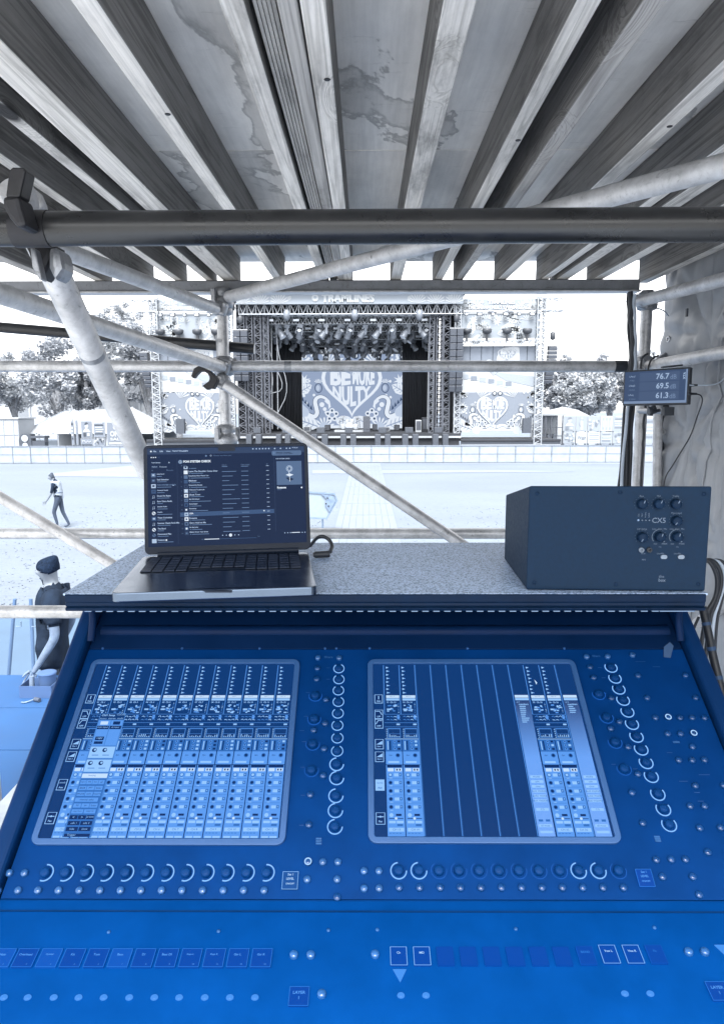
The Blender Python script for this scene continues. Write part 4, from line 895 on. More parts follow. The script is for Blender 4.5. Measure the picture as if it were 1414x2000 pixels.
def tt(t, x, y, h, mi, k=3, al='L', bold=.03): G.text(DF, t, cx(x), cy(y), h=h / 840 * (y1s - y0s), n=.0006 + k * .0003, mi=mi, align=al, bold=bold)
rr(62, 44, 1330, 95, 5)
for i, t in enumerate(('File', 'Edit', 'View', 'Playback', 'Window', 'Help')): tt(t, 112 + i * 50, 68, 14, 2)
G.disc(DF, cx(93), cy(68), .0016, .0015, 4)
for x in (910, 938, 964, 990, 1014, 1040, 1088, 1136, 1185, 1212): G.disc(DF, cx(x), cy(60), .0014, .0015, 2, 8)
tt('Fri 25 Jul', 1232, 56, 13, 2)
for x in (95, 112, 129): G.disc(DF, cx(x), cy(120), .0012, .0015, 4, 8)
tt('<', 150, 120, 14, 1)
G.disc(DF, cx(530), cy(114), .0018, .0015, 3); G.arc(DF, cx(568), cy(112), .0010, .0016, 0, 2 * pi, .0015, 2, 10); tt('What do you want to play?', 588, 114, 13, 3, bold=0)
G.poly(DF, [(a, b) for a, b in rrect(cx(1062), cy(122), cx(1306), cy(80), .003)], .0016, 6); tt('Network Connection', 1100, 95, 11, 0, 5); tt('No internet connection available', 1100, 107, 8, 0, 5)
G.disc(DF, cx(1080), cy(100), .0018, .0021, 3)
rr(296, 130, 299, 860, 5); rr(1078, 130, 1081, 780, 5)
tt('Your Library', 95, 166, 14, 2); tt('+', 228, 166, 14, 2); rr(95, 192, 146, 212, 5); tt('Playlists', 100, 201, 12, 2, bold=0); tt('Podcasts', 160, 201, 12, 2, bold=0); tt('Recents', 214, 231, 12, 3, bold=0); G.arc(DF, cx(102), cy(231), .0008, .0013, 0, 2 * pi, .0015, 3, 8)
side = ['Liked Songs', 'Soul Selection', 'FOH SYSTEM CHECK', 'Common People', 'Drum Nu Radio', 'Euro Disco Radio', 'Skanking Radio', 'Graphic', 'These Curiosities', 'Summer Classic Rock Mix', 'The Band', 'Downward Pike', 'Rosanna']
for i, t in enumerate(side):
    y = 272 + i * 46.3 + (3 if i == 12 else 0)
    if i in (4, 5, 6, 9):
        G.stroke(DF, [(cx(103), cy(y + 10)), (cx(103), cy(y - 10)), (cx(115), cy(y - 12)), (cx(115), cy(y + 8))], .0006, .0015, 2); G.disc(DF, cx(101), cy(y + 10), .0008, .0015, 2, 8); G.disc(DF, cx(113), cy(y + 8), .0008, .0015, 2, 8)
    elif i in (7, 10, 11): G.disc(DF, cx(108), cy(y), .0033, .0012, (2, 4, 6)[i % 3]); G.disc(DF, cx(104), cy(y - 4), .0012, .0015, 0, 8); G.disc(DF, cx(112), cy(y + 5), .0013, .0015, 1, 8)
    else: rr(91, y - 17, 127, y + 17, (6, 5, 2, 1, 6)[i % 5]); rr(100, y - 8, 118, y + 6, (2, 3, 0, 5)[i % 4], 2)
    tt(t, 137, y - 8, 13, 3 if i == 2 else 2); rr(137, y + 8, 175 + (i * 37) % 90, y + 13, 3)
G.disc(DF, cx(204), cy(825), .0016, .0015, 4); G.disc(DF, cx(265), cy(362), .0010, .0015, 2, 8)
G.disc(DF, cx(324), cy(162), .0042, .0012, 6); G.disc(DF, cx(324), cy(162), .0028, .0015, 2); rr(317, 154, 322, 170, 0, 4); rr(327, 154, 332, 170, 0, 4)
tt('FOH SYSTEM CHECK', 348, 160, 20, 4, bold=.05)
for t, x in (('#', 330), ('Title', 348), ('Album', 655), ('Date added', 810), ('o', 1016)): tt(t, x, 195, 11, 3, bold=0)
songs = ['John Mayer', 'Leave The Shoulder Come Over', 'Everybody Here Wants You', 'Madness', 'Paranoid by Pocket', 'Welcome To Jamrock', 'Ghost Town', 'My Old School', 'Sunsweeper', 'Bootcamp', 'USA', 'Rosanna', 'Get a Hold on Me', 'Big Bad John', 'Making Down Your Street']
for i, t in enumerate(songs):
    y = 212 + i * 40 - (3 if i == 0 else 0)
    if i == 10:
        G.poly(DF, [(cx(315), cy(y + 20)), (cx(1070), cy(y + 8)), (cx(1070), cy(y - 27)), (cx(315), cy(y - 17))], .0009, 1)
    rr(350, y - 15 + (8 if i == 0 else 0), 381, y + 16, (2, 6, 5, 4, 1)[(i * 3) % 5], 2); rr(358, y - 6, 372, y + 8, (0, 4, 6, 1)[(i * 5) % 4], 3)
    if i: tt('%d' % (i + 2), 327, y, 10, 3, bold=0); tt(t, 389, y - 7, 14, 4 if i == 10 else 2)
    G.disc(DF, cx(396), cy(y + 10), .0010, .0015, 3, 8); rr(406, y + 8, 450 + (i * 53) % 130, y + 13, 3)
    rr(655, y - 2 - i * .4, 700 + (i * 71) % 100, y + 3 - i * .4, 3, 3); rr(810, y - 2 - i * .6, 868, y + 3 - i * .6, 3, 3); rr(1013, y - 2 - i, 1035, y + 2 - i, 2, 3)
G.disc(DF, cx(988), cy(598), .0014, .0021, 4, 8)
for x in (650, 680, 748, 778): G.disc(DF, cx(x), cy(799), .0011, .0015, 2, 6)
G.disc(DF, cx(713), cy(799), .0030, .0015, 4); rr(505, 826, 920, 830, 1); rr(505, 825, 622, 831, 4, 2); tt('1:02', 482, 829, 9, 3, bold=0); tt('5:31', 930, 816, 9, 3, bold=0)
for x in (1152, 1176, 1198, 1294, 1316): G.disc(DF, cx(x), cy(794), .0011, .0015, 2, 6)
rr(1208, 790, 1276, 796, 4)
tt('FOH SYSTEM CHECK', 1095, 150, 10, 2); rr(1098, 172, 1304, 378, 6)
G.arc(DF, cx(1203), cy(238), .0050, .0062, 0, 2 * pi, .0013, 2, 20); G.arc(DF, cx(1203), cy(238), .0032, .0040, 0, 2 * pi, .0013, 4, 16)
G.poly(DF, [(cx(1172), cy(292)), (cx(1203), cy(280)), (cx(1236), cy(292)), (cx(1203), cy(306))], .0014, 4); G.poly(DF, [(cx(1172), cy(318)), (cx(1200), cy(312)), (cx(1238), cy(330)), (cx(1206), cy(346))], .0013, 0); G.stroke(DF, [(cx(1200), cy(262)), (cx(1206), cy(350))], .001, .0016, 4)
tt('Rosanna', 1100, 401, 18, 4, bold=.05); tt('TOTO', 1100, 420, 9, 3); G.disc(DF, cx(1300), cy(405), .0016, .0015, 4)
part('display_graphics', G, L, dsp, kind='stuff')
t = thing('plug_lead', 'short black lead curving out of the laptop to a small black plug', 'cable', PZ(630, 1085, ZS))
g = MB(); g.tube(smooth([PZ(606, 1066, ZS + .012), P(622, 1046, 1.33), P(640, 1050, 1.34), P(650, 1065, 1.33), P(645, 1078, 1.30)], 3), .0035, 10); part('lead', g, m_cable, t)
g = MB(); a, b = PZ(612, 1084, ZS + .007), PZ(643, 1082, ZS + .007); g.tube([a, a.lerp(b, .15), b], [.004, .0065, .0065], 10); part('plug', g, m_plastic, t, bevel=.001)

# ================================================================ BOX LOUDSPEAKER
yaw = R(-2.3); u = Vector((cos(yaw), sin(yaw), 0)); bk = Vector((-sin(yaw), cos(yaw), 0))
BF = Frame(PZ(1028, 1152, ZS + .0015), u, (0, 0, 1))          # its controls face the desk; n points to the viewer
bw, bh, bd, bb = .279, .1665, .235, .125
spk = thing('box_loudspeaker', 'dark wedge loudspeaker with its knobs facing the desk, on the speckled shelf', 'loudspeaker', BF(bw / 2, 0, -bd / 2))
g = MB(); v = [BF(0, 0), BF(bw, 0), BF(bw, bh), BF(0, bh), BF(0, 0, -bd), BF(bw, 0, -bd), BF(bw, bb, -bd), BF(0, bb, -bd)]
g.add(v, [(0, 1, 2, 3), (5, 4, 7, 6), (4, 0, 3, 7), (1, 5, 6, 2), (3, 2, 6, 7), (4, 5, 1, 0)]); part('cabinet', g, m_box, spk, bevel=.003)
cf = lambda x, y: BF.px(1220 + x / 7.856, 950 + y / 7.856)
def bring(x, y, r, a0, a1, w, m, nm='dial_mark'):
    p = cf(x, y); g = MB(); g.arc(BF, *p, r - w / 2, r + w / 2, R(a0), R(a1), .0006, 0, 16); part(nm, g, m, spk)
g = MB(); g.lathe((0, 0, 0), (0, 0, 1), [(.008, 0), (.0075, .008), (.0065, .010), (.001, .010)], 18); mkn, _ = mesh('dial', g, m_dial, Vector((0, 0, 0)))
g = MB(); g.rect(ZF0, -.0007, .002, .0007, .0065, .0102); mkp, _ = mesh('dial_pointer', g, m_legend, Vector((0, 0, 0)))
for x, y, t, ang, full in ((255, 265, 'Bass', -20, 0), (515, 265, 'Mid', -20, 0), (775, 265, 'Treble', -25, 0), (785, 525, 'Main Level', 140, 0), (260, 775, 'MP3/RCA', 150, 0), (530, 770, 'Line  Gain  Mic', -15, 1), (795, 770, 'Line  Gain  Mic', -15, 1)):
    p = cf(x, y); o = place('dial', mkn, BF(*p, .0006), spk, rot=BF.mat().to_euler())
    q = bpy.data.objects.new('dial_pointer', mkp); COL.objects.link(q); q.parent = o; q.rotation_euler = (0, 0, R(ang))
    g = MB(); g.text(BF, t, p[0], cf(x, y - 118)[1], h=.0026, n=.0005); part('legend', g, m_legend, spk)
    g = MB()
    for k in range(11):
        a = R(-130 + 26 * k) + pi / 2; g.disc(BF, p[0] + cos(a) * .0105, p[1] + sin(a) * .0105, .0004, .0005, 0, 6)
    part('dial_scale', g, m_legend, spk, kind='stuff')
    if full: bring(x, y, .0112, 100, 220, .0008, m_legend); bring(x, y, .0112, -52, -38, .0012, m_legend)
p = cf(523, 520); g = MB(); g.text(BF, 'CX5', *p, h=.0082, n=.0006, bold=.01); part('lettering', g, m_legend, spk)
p = cf(520, 1385); g = MB(); g.text(BF, 'the', p[0], p[1] + .0005, h=.0045, n=.0006, align='L'); g.text(BF, 'box', p[0], p[1] - .0055, h=.0052, n=.0006, align='L', bold=.02); part('lettering', g, m_legend, spk)
for i, t in enumerate(('On', 'Signal', 'Active', 'Limit')):
    p = cf(210 + i * 55, 518); g = MB(); g.lathe(BF(*p), BF.n, [(.0016 if i == 0 else .0010, 0), (.001, .002)], 10); part('indicator', g, m_strip if i == 0 else m_legend, spk)
    f2 = Frame(BF(*cf(212 + i * 52, 440)), BF.v, -BF.u, BF.n); g = MB(); g.text(f2, t, 0, 0, h=.0024, n=.0005); part('legend', g, m_legend, spk)
for x, y in ((250, 972), (372, 972)):
    p = cf(x, y); g = MB(); g.lathe(BF(*p), BF.n, [(.0042, 0), (.0042, .004), (.0022, .0042), (.0022, .001)], 16); part('phono_socket', g, m_metalpin if x < 300 else m_plastic, spk)
for x in (595, 860):
    p = cf(x, 1080); g = MB(); g.prism(BF, [(p[0] + a, p[1] + b) for a, b in rrect(-.005, -.0032, .005, .0032, .003)], 0, .0025); part('switch', g, m_metalpin, spk)
for x, y, t in ((285, 1030, 'RCA'), (292, 1125, 'MP3'), (540, 930, 'Clip'), (805, 930, 'Clip'), (550, 1030, 'Line/Mic'), (810, 1030, 'Line/Mic'), (470, 880, 'min'), (610, 880, 'max'), (730, 880, 'min'), (875, 880, 'max')):
    p = cf(x, y); g = MB(); g.text(BF, t, *p, h=.0024, n=.0005); part('legend', g, m_legend, spk)
for a, b in ((.012, .012), (bw - .012, .012), (.012, bh - .012), (bw - .012, bh - .012), (bw * .5, .010), (bw * .5, bh - .010)):
    g = MB(); g.lathe(BF(a, b), BF.n, [(.0032, 0), (.0030, .0012), (.001, .0014)], 10); part('screw', g, m_dial, spk)
for a in (.03, bw - .03):
    for d in (-.03, -bd + .03):
        g = MB(); g.lathe(BF(a, -.0014, d), (0, 0, 1), [(.009, 0), (.009, .0013)], 10); part('rubber_foot', g, m_plastic, spk)
# cables behind the desk on the tarpaulin side
loops = [('outermost loop of black cable hanging behind the desk corner', 0, .0045, m_cable), ('middle loop of black cable hanging behind the desk corner', 9, .0045, m_cable), ('inner pale loop of cable hanging behind the desk corner', 17, .003, m_cable_pale), ('thin black loop of cable nearest the tarpaulin', 24, .003, m_cable)]
for i, (lb, d, r, m) in enumerate(loops):
    px = [(1372 + d, 1205 + d), (1398 + d * .5, 1170), (1402 + d, 1130), (1392 + d, 1104 - d * .3), (1380 + d * .6, 1092), (1372, 1100)]
    pp = [P(x, y, 1.45 + .02 * i) for x, y in px]; pp = [Vector((pp[0].x + .02 * i, pp[0].y + .05, ZF + .025)), Vector((pp[0].x + .01 * i, pp[0].y + .02, HC - .9))] + pp + [Vector((xs1 - .02, 1.42, ZS - .02))]
    g = MB(); g.tube(smooth(pp, 3), r, 8); part('cable', g, m, None, lb, cat='cable', group='cable loops behind the desk')
t = thing('multicore_cable', 'thick black banded cable running down beside the console end', 'cable', P(1410, 1345, 1.3))
g = MB(); pts = smooth([P(1372, 1186, 1.36), P(1382, 1230, 1.34), P(1394, 1290, 1.32), P(1408, 1345, 1.3), P(1430, 1440, 1.25), Vector((P(1440, 1600, 1.2).x, 1.2, ZF + .3)), Vector((P(1440, 1600, 1.2).x + .05, 1.1, ZF + .028)), Vector((P(1440, 1600, 1.2).x + .1, .5, ZF + .028))], 3); g.tube(pts, .0078, 12); part('sheath', g, m_cable, t)
for k in (9, 16, 24):
    a, b = pts[k], pts[k + 1]; g = MB(); g.tube([a, b], .0084, 12); part('tape_band', g, m_tape, t)
g = MB(); g.tube(smooth([P(1365, 1205, 1.42), P(1356, 1225, 1.42), P(1350, 1240, 1.42), P(1352, 1420, 1.45)]), .003, 8); part('cable', g, m_cable, None, 'short thin black lead dropping behind the console end bracket', cat='cable')
# ================================================================ ARTWORK PRINTS (flat graphics)
def heartpts(n=40, tip=-1.0):
    out = []
    for k in range(n):
        t = 2 * pi * k / n; x = 16 * sin(t) ** 3; y = 13 * cos(t) - 5 * cos(2 * t) - 2 * cos(3 * t) - cos(4 * t); out.append((x / 16 * (1 + .05 * abs(sin(t))), y / 15))
    return out
def heart_logo(mb, fr, u, v, w, h, n=0.03, dk=0):
    hp = heartpts()
    mb.poly(fr, [(u + x * w * 1.13, v + y * h * 1.10 - .01 * h) for x, y in hp], n, 1)
    mb.poly(fr, [(u + x * w, v + y * h * .98) for x, y in hp], n + .01, dk)
    def wp(side, row):
        def f(a, b):
            return a, b
        return f
    def warp_top(cxm):
        def f(a, b):
            x = (a + cxm) / w; up = .12 * h * (1 - ((abs(x) - .5) / .5) ** 2)
            return a, b * (1.0 + .25 * (1 - abs(abs(x) - .5) * 2)) + (up if b > 0 else 0) + .02 * h
        return f
    def warp_low(a, b):
        x = a / w; d = (.62 * (1 - abs(x)) ** .8 - .30)
        t = (b / (.22 * h) + 1) / 2
        top, bot = .0, -.78 * h * (1 - abs(x) ** 1.1) - .10 * h + .30 * h * max(0, .25 - abs(x))
        return a, top * t + bot * (1 - t)
    mb.text(fr, 'BE', u - .44 * w, v + .30 * h, w=.80 * w, h=.58 * h, n=n + .02, mi=1, bold=.05, warp=warp_top(-.44 * w))
    mb.text(fr, 'MORE', u + .46 * w, v + .30 * h, w=.86 * w, h=.58 * h, n=n + .02, mi=1, bold=.05, warp=warp_top(.46 * w))
    mb.text(fr, 'NULTY', u, v - .05 * h, w=1.50 * w, h=.44 * h, n=n + .02, mi=1, bold=.05, warp=warp_low)
def leaf(mb, fr, u, v, L_, ang, n, mi=1, vein=0, wd=.32):
    c, s = cos(ang), sin(ang); pts = [(0, 0), (.25, wd * .8), (.55, wd), (.85, wd * .5), (1, 0), (.85, -wd * .5), (.55, -wd), (.25, -wd * .8)]
    mb.poly(fr, [(u + (x * c - y * s) * L_, v + (x * s + y * c) * L_) for x, y in pts], n, mi)
    mb.stroke(fr, [(u + .05 * L_ * c, v + .05 * L_ * s), (u + .92 * L_ * c, v + .92 * L_ * s)], L_ * .05, n + .01, vein)
    for k in range(3):
        for sg in (-1, 1):
            x = .25 + .2 * k; mb.stroke(fr, [(u + x * c * L_, v + x * s * L_), (u + ((x + .13) * c - sg * wd * .6 * s) * L_, v + ((x + .13) * s + sg * wd * .6 * c) * L_)], L_ * .03, n + .01, vein)
def star(mb, fr, u, v, r, n, mi=1, k=8):
    mb.poly(fr, [(u + (r if i % 2 == 0 else r * .38) * cos(pi * i / k + .3), v + (r if i % 2 == 0 else r * .38) * sin(pi * i / k + .3)) for i in range(2 * k)], n, mi)
def fan(mb, fr, u, v, r, a0, a1, n, mi=1, k=7):
    for i in range(k):
        a = a0 + (a1 - a0) * i / (k - 1); b = (a1 - a0) / k * .3
        mb.poly(fr, [(u, v), (u + r * .8 * cos(a - b), v + r * .8 * sin(a - b)), (u + r * cos(a), v + r * sin(a)), (u + r * .8 * cos(a + b), v + r * .8 * sin(a + b))], n, mi)
def pineapple(mb, fr, u, v, r, n, tilt=0):
    fan(mb, fr, u, v + r * .9, r * 1.1, R(35), R(145), n, 1, 6)
    mb.disc(fr, u, v, r * .82, n + .005, 2, 14, r * 1.05); mb.disc(fr, u, v, r * .66, n + .01, 0, 14, r * .88)
    mb.disc(fr, u - r * .1, v, r * .4, n + .015, 3, 12, r * .6)
def flamingo(mb, fr, u, v, w, h, sg, n):
    f = lambda a, b: (u + sg * a * w, v + b * h)
    nk = [(.62, -.30), (.40, -.38), (.28, -.26), (.33, -.06), (.38, .12), (.30, .25), (.12, .28), (-.04, .20)]
    q = smooth([Vector((*f(a, b), 0)) for a, b in nk], 2); q = [(p.x, p.y) for p in q]
    mb.stroke(fr, q, [w * .19] * (len(q) // 2) + [w * (.19 - .09 * i / (len(q) - len(q) // 2)) for i in range(len(q) - len(q) // 2)], n + .01, 2)
    mb.stroke(fr, q, [w * .15] * (len(q) // 2) + [w * (.15 - .07 * i / (len(q) - len(q) // 2)) for i in range(len(q) - len(q) // 2)], n + .02, 1)
    mb.poly(fr, [f(-.02, .26), f(-.16, .14), f(-.20, -.04), f(-.12, -.12), f(-.11, .02), f(.02, .12)], n + .02, 1)
    mb.poly(fr, [f(.50, -.42), f(.62, -.12), f(.86, .06), f(1.15, .12), f(1.15, -.55), f(.7, -.5)], n + .015, 3)
    for k in range(4): mb.poly(fr, [f(.46 + .1 * k, -.16 + .09 * k), f(.50 + .1 * k, .02 + .08 * k), f(.56 + .1 * k, -.10 + .09 * k)], n + .02, 2)
    mb.disc(fr, *f(.12, .02), w * .09, n + .01, 1, 10); mb.disc(fr, *f(.02, -.12), w * .07, n + .01, 1, 10)
def artwork(mb, fr, W, H, seed=0, dots=True, big=1.0):
    """W, H are half sizes; four tones: 0 field, 1 white, 2 dark, 3 pale"""
    rd = random.Random(seed)
    mb.rect(fr, -W, -H, W, H, 0, 0)
    for sg in (-1, 1):
        flamingo(mb, fr, sg * W * .48, -H * .38, W * .50, H * .85, sg, .02)
        pineapple(mb, fr, sg * W * .60, H * .08, W * .085, .03)
        star(mb, fr, sg * W * .86, H * .28, W * .12, .03, 1); leaf(mb, fr, sg * W * .98, -H * .06, W * .30, R(150) if sg > 0 else R(30), .03)
        leaf(mb, fr, sg * W * .60, -H * .96, W * .40, R(20) if sg > 0 else R(160), .04); fan(mb, fr, sg * W * .50, -H * .98, W * .20, R(20), R(160), .035, 1, 7); mb.disc(fr, sg * W * .50, -H * .98, W * .1, .045, 3, 12)
        for k in range(6): mb.disc(fr, sg * W * rd.uniform(.42, .95), H * rd.uniform(-.6, .5), W * .025, .025, 1, 8)
        for k in range(5):
            a = k * 2 * pi / 5 + .3; mb.disc(fr, sg * W * .36 + cos(a) * W * .075, -H * .64 + sin(a) * W * .075, W * .05, .03, 1, 10); mb.disc(fr, sg * W * .36 + cos(a) * W * .08, -H * .64 + sin(a) * W * .08, W * .022, .04, 2, 8)
        mb.disc(fr, sg * W * .36, -H * .64, W * .04, .045, 0, 10)
        mb.disc(fr, sg * W * .14, -H * .80, W * .15, .03, 1, 12, H * .14); mb.stroke(fr, [(sg * W * .06, -H * .86), (sg * W * .14, -H * .78), (sg * W * .24, -H * .84)], W * .015, .04, 0)
        fan(mb, fr, sg * W * .42, H * .72, W * .30, R(60) if sg > 0 else R(20), R(160) if sg > 0 else R(120), .02, 1, 6)
        for k in range(26):
            mb.disc(fr, sg * W * (1 - abs(rd.gauss(0, .13)) - .03), H * (1 - rd.random() * .25 - .03), W * .025, .025, 1, 7)
        mb.disc(fr, sg * W * .07, H * .93, W * .06, .03, 2, 10); mb.disc(fr, sg * W * .07, H * .93, W * .035, .04, 1, 10)
    mb.rect(fr, -W, -H, W, -H * .92, .03, 1)
def sign_band(mb, fr, W, H, l1, l2=None, h1=.62, w1=.5):
    mb.rect(fr, -W, -H, W, H, 0, 0)
    for sg in (-1, 1):
        for k in range(3): fan(mb, fr, sg * W * (.60 + .16 * k), -H * .95, H * 1.9, R(20), R(160), .02, 1, 9)
        for k in range(4): leaf(mb, fr, sg * W * (.52 + .13 * k), H * (.1 if k % 2 else -.4), H * .9, R(60 + 40 * k), .03)
    if l2:
        mb.text(fr, l1, W * .05, H * .45, w=W * .66, h=H * .72, n=.05, mi=1, bold=.06); mb.text(fr, l2, 0, -H * .45, w=W * 1.55, h=H * .66, n=.05, mi=1, bold=.06)
        mb.disc(fr, -W * .42, H * .45, H * .28, .05, 1, 10); mb.disc(fr, -W * .42, H * .5, H * .12, .06, 0, 8)
    else:
        mb.text(fr, l1, 0, 0, w=W * w1, h=H * 1.5, n=.05, mi=1, bold=.06); mb.disc(fr, -W * w1 * .62, 0, H * .6, .05, 1, 10); mb.disc(fr, -W * w1 * .62, H * .1, H * .25, .06, 0, 8)

# ================================================================ MAIN STAGE
YS = 54.0; ZD = 1.85
FX = lambda Y, n=0: Frame((0, Y, 0), (1, 0, 0), (0, 0, 1))          # n points at the viewer (-Y)
def pz(px, py, Y): p = P(px, py, Y); return p.x, p.z
xl, zt_ = pz(455, 572, YS); xr, _ = pz(905, 572, YS); _, zb3 = pz(680, 592, YS)
xc = (xl + xr) / 2
stage = thing('festival_stage', 'dark covered main stage with a patterned header banner across the field', 'stage', (xc, YS + 6, 0))
g = MB(); g.box((xc, YS + 7.5, ZD - .15), (xr - xl, 15, .3)); part('deck', g, m_black, stage)
g = MB(); g.box((xc, YS + 7.4, (ZD - .3) / 2), (xr - xl - .2, 14.6, ZD - .3)); part('skirt', g, m_black, stage)
xw0, xw1 = pz(285, 850, YS)[0], pz(1096, 850, YS)[0]
for a, b in ((xw0, xl), (xr, xw1)):
    g = MB(); g.box(((a + b) / 2, YS + 2.5, ZD - .55), (abs(b - a) - .02, 5, .12)); part('wing_deck', g, m_black, stage)
    g = MB(); g.box(((a + b) / 2, YS + .12, ZD * .40), (abs(b - a) - .02, .1, ZD * .72)); part('wing_skirt', g, m_speaker, stage)
    g = MB(); g.box(((a + b) / 2, YS - .05, .95), (abs(b - a) - .05, .06, .09)); part('handrail', g, m_canvas, stage)
g = MB(); g.box((xc, YS + 7.5, zt_ + .2), (xr - xl + .6, 16, .35)); part('roof', g, m_black, stage)
zi = zt_
bx0, bx1 = pz(533, 700, YS + 10)[0], pz(848, 700, YS + 10)[0]
g = MB(); g.box((xc, YS + 12.5, (ZD + zi) / 2), (xr - xl - 1, .15, zi - ZD)); part('back_drape', g, m_drape, stage)
def pleats(x0, x1, y, z0, z1, nm='side_drape', m=m_drape, n=26):
    vs = []
    for i in range(n * 4 + 1):
        t = i / (n * 4); o = .10 * sin(2 * pi * t * n * .8) + .05 * sin(31 * t); vs += [(x0 + (x1 - x0) * t, y + o, z0), (x0 + (x1 - x0) * t, y + o * .8, z1)]
    g = MB(); g.add(vs, [(2 * i, 2 * i + 2, 2 * i + 3, 2 * i + 1) for i in range(n * 4)], 0, True); return part(nm, g, m, stage, solid=.03)
pleats(pz(527, 760, YS + 6.5)[0], pz(590, 760, YS + 6.5)[0], YS + 6.5, ZD, zi); pleats(pz(786, 760, YS + 6.5)[0], pz(852, 760, YS + 6.5)[0], YS + 6.5, ZD, zi)
for sx in (xl + .1, xr - .1):
    g = MB(); g.box((sx, YS + 7.6, (ZD + zi) / 2), (.1, 14, zi - ZD)); part('side_wall', g, m_drape, stage)
hb = Frame((xc, YS - .1, (zt_ + zb3) / 2), (1, 0, 0), (0, 0, 1))
g = MB(); sign_band(g, hb, (xr - xl) / 2, (zt_ - zb3) / 2 * 1.15, 'TRAMLINES', None, w1=.46); part('header_banner', g, m_faint, stage)
def latt(p0, p1, w, n, r=.05, m=m_truss, name='truss', parent=None, rr=.03, **kw):
    """box lattice from p0 to p1, w wide, n bays"""
    p0, p1 = Vector(p0), Vector(p1); d = (p1 - p0).normalized(); a = d.cross(Vector((0, 1, 0))).normalized() * w / 2; b = Vector((0, 1, 0)) * w / 2; g = MB()
    cs = [a + b, a - b, -a - b, -a + b]
    for c in cs: g.tube([p0 + c, p1 + c], r, 6)
    for i in range(n):
        s, e = p0.lerp(p1, i / n), p0.lerp(p1, (i + 1) / n); mm = (s + e) / 2
        for k in range(4):
            c, c2 = cs[k], cs[(k + 1) % 4]
            g.tube([s + c, mm + c2], rr, 4, 0, False); g.tube([mm + c2, e + c], rr, 4, 0, False)
        g.tube([s + cs[1], s + cs[2]], rr, 4, 0, False)
    return part(name, g, m, parent, **kw)
for px, w, dk in ((472, .55, 1), (489, .40, 1), (505, .45, 1), (521, .35, 1), (843, .35, 1), (858, .45, 1), (872, .45, 1), (896, .5, 0)):
    x = pz(px, 700, YS + .8)[0]; latt((x, YS + .8, ZD), (x, YS + .8, zb3 + .2), w, 16, .045, m_truss_dark if dk else m_truss, 'tower', stage)
for px in (512, 530, 541, 847, 838):
    a, b = pz(px, 640, YS + 2), pz(px + (2 if px < 600 else -3), 838, YS + 2); g = MB(); g.tube([(a[0], YS + 2, a[1]), (b[0], YS + 2, b[1])], .05, 6); part('upright', g, m_truss, stage)
for i, (px, q) in enumerate(((520, 560), (516, 545), (538, 566))):
    g = MB(); g.tube(smooth([P(px, 620, YS + 1.6), P(px + 4, 690, YS + 1.6), P(q, 760, YS + 1.6) if i != 1 else P(q - 8, 745, YS + 1.6), P(px + 3, 770 + 20 * i, YS + 1.6)], 2), .03, 5); part('hanging_cable', g, m_truss, stage)
# header girder lattice
for a, b, y, Y, w in ((468, 902, 604, YS + .6, .8),):
    x0_, z_ = pz(a, y, Y); x1_, _ = pz(b, y, Y); latt((x0_, Y, z_), (x1_, Y, z_), w, 26, .05, m_truss, 'header_truss', stage)
for px in (560, 693, 819):
    g = MB(); p = P(px, 611, YS + .3); g.lathe(p + Vector((0, 0, .3)), (0, 0, -1), [(.06, 0), (.22, .1), (.30, .45), (.2, .75), (.06, .85)], 10); g.tube([p + Vector((0, 0, .3)), p + Vector((0, 0, 1.1))], .04, 6); part('chain_motor', g, m_lamp, stage)
# lighting trusses and the lamps that hang from them
g = MB(); g.box((0, 0, -.10), (.34, .30, .20)); g.box((-.19, 0, -.38), (.06, .14, .42)); g.box((.19, 0, -.38), (.06, .14, .42)); g.tube([(0, -.08, -.36), (0, .12, -.52), (0, .30, -.78)], [.13, .19, .21], 10, 0, True, 1); ME_MH = mesh('moving_light', g, [m_lamp, m_lamp_lens], Vector((0, 0, 0)))[0]
g = MB(); g.box((0, 0, -.12), (.50, .20, .22)); g.box((0, -.11, -.12), (.44, .03, .16), 1); g.tube([(0, 0, 0), (0, 0, .2)], .03, 6); ME_FL2 = mesh('flood_light', g, [m_lamp_dark, m_lamp_lens], Vector((0, 0, 0)))[0]
g = MB(); g.tube([(0, 0, 0), (0, 0, -.2)], .04, 6); g.tube([(0, .12, -.2), (0, -.16, -.42)], [.10, .14], 8, 0, True, 1); ME_PAR = mesh('par_light', g, [m_lamp_dark, m_lamp_lens], Vector((0, 0, 0)))[0]
rows = [('front', 505, 853, 626, YS + 1.6, 14, .55, 644), ('second', 520, 850, 642, YS + 3.4, 12, .45, 655), ('third', 532, 842, 658, YS + 5.2, 13, .45, 669), ('fourth', 540, 826, 672, YS + 7.0, 12, .40, 682), ('rear', 572, 802, 687, YS + 9, 9, .35, 694)]
rl = random.Random(3)
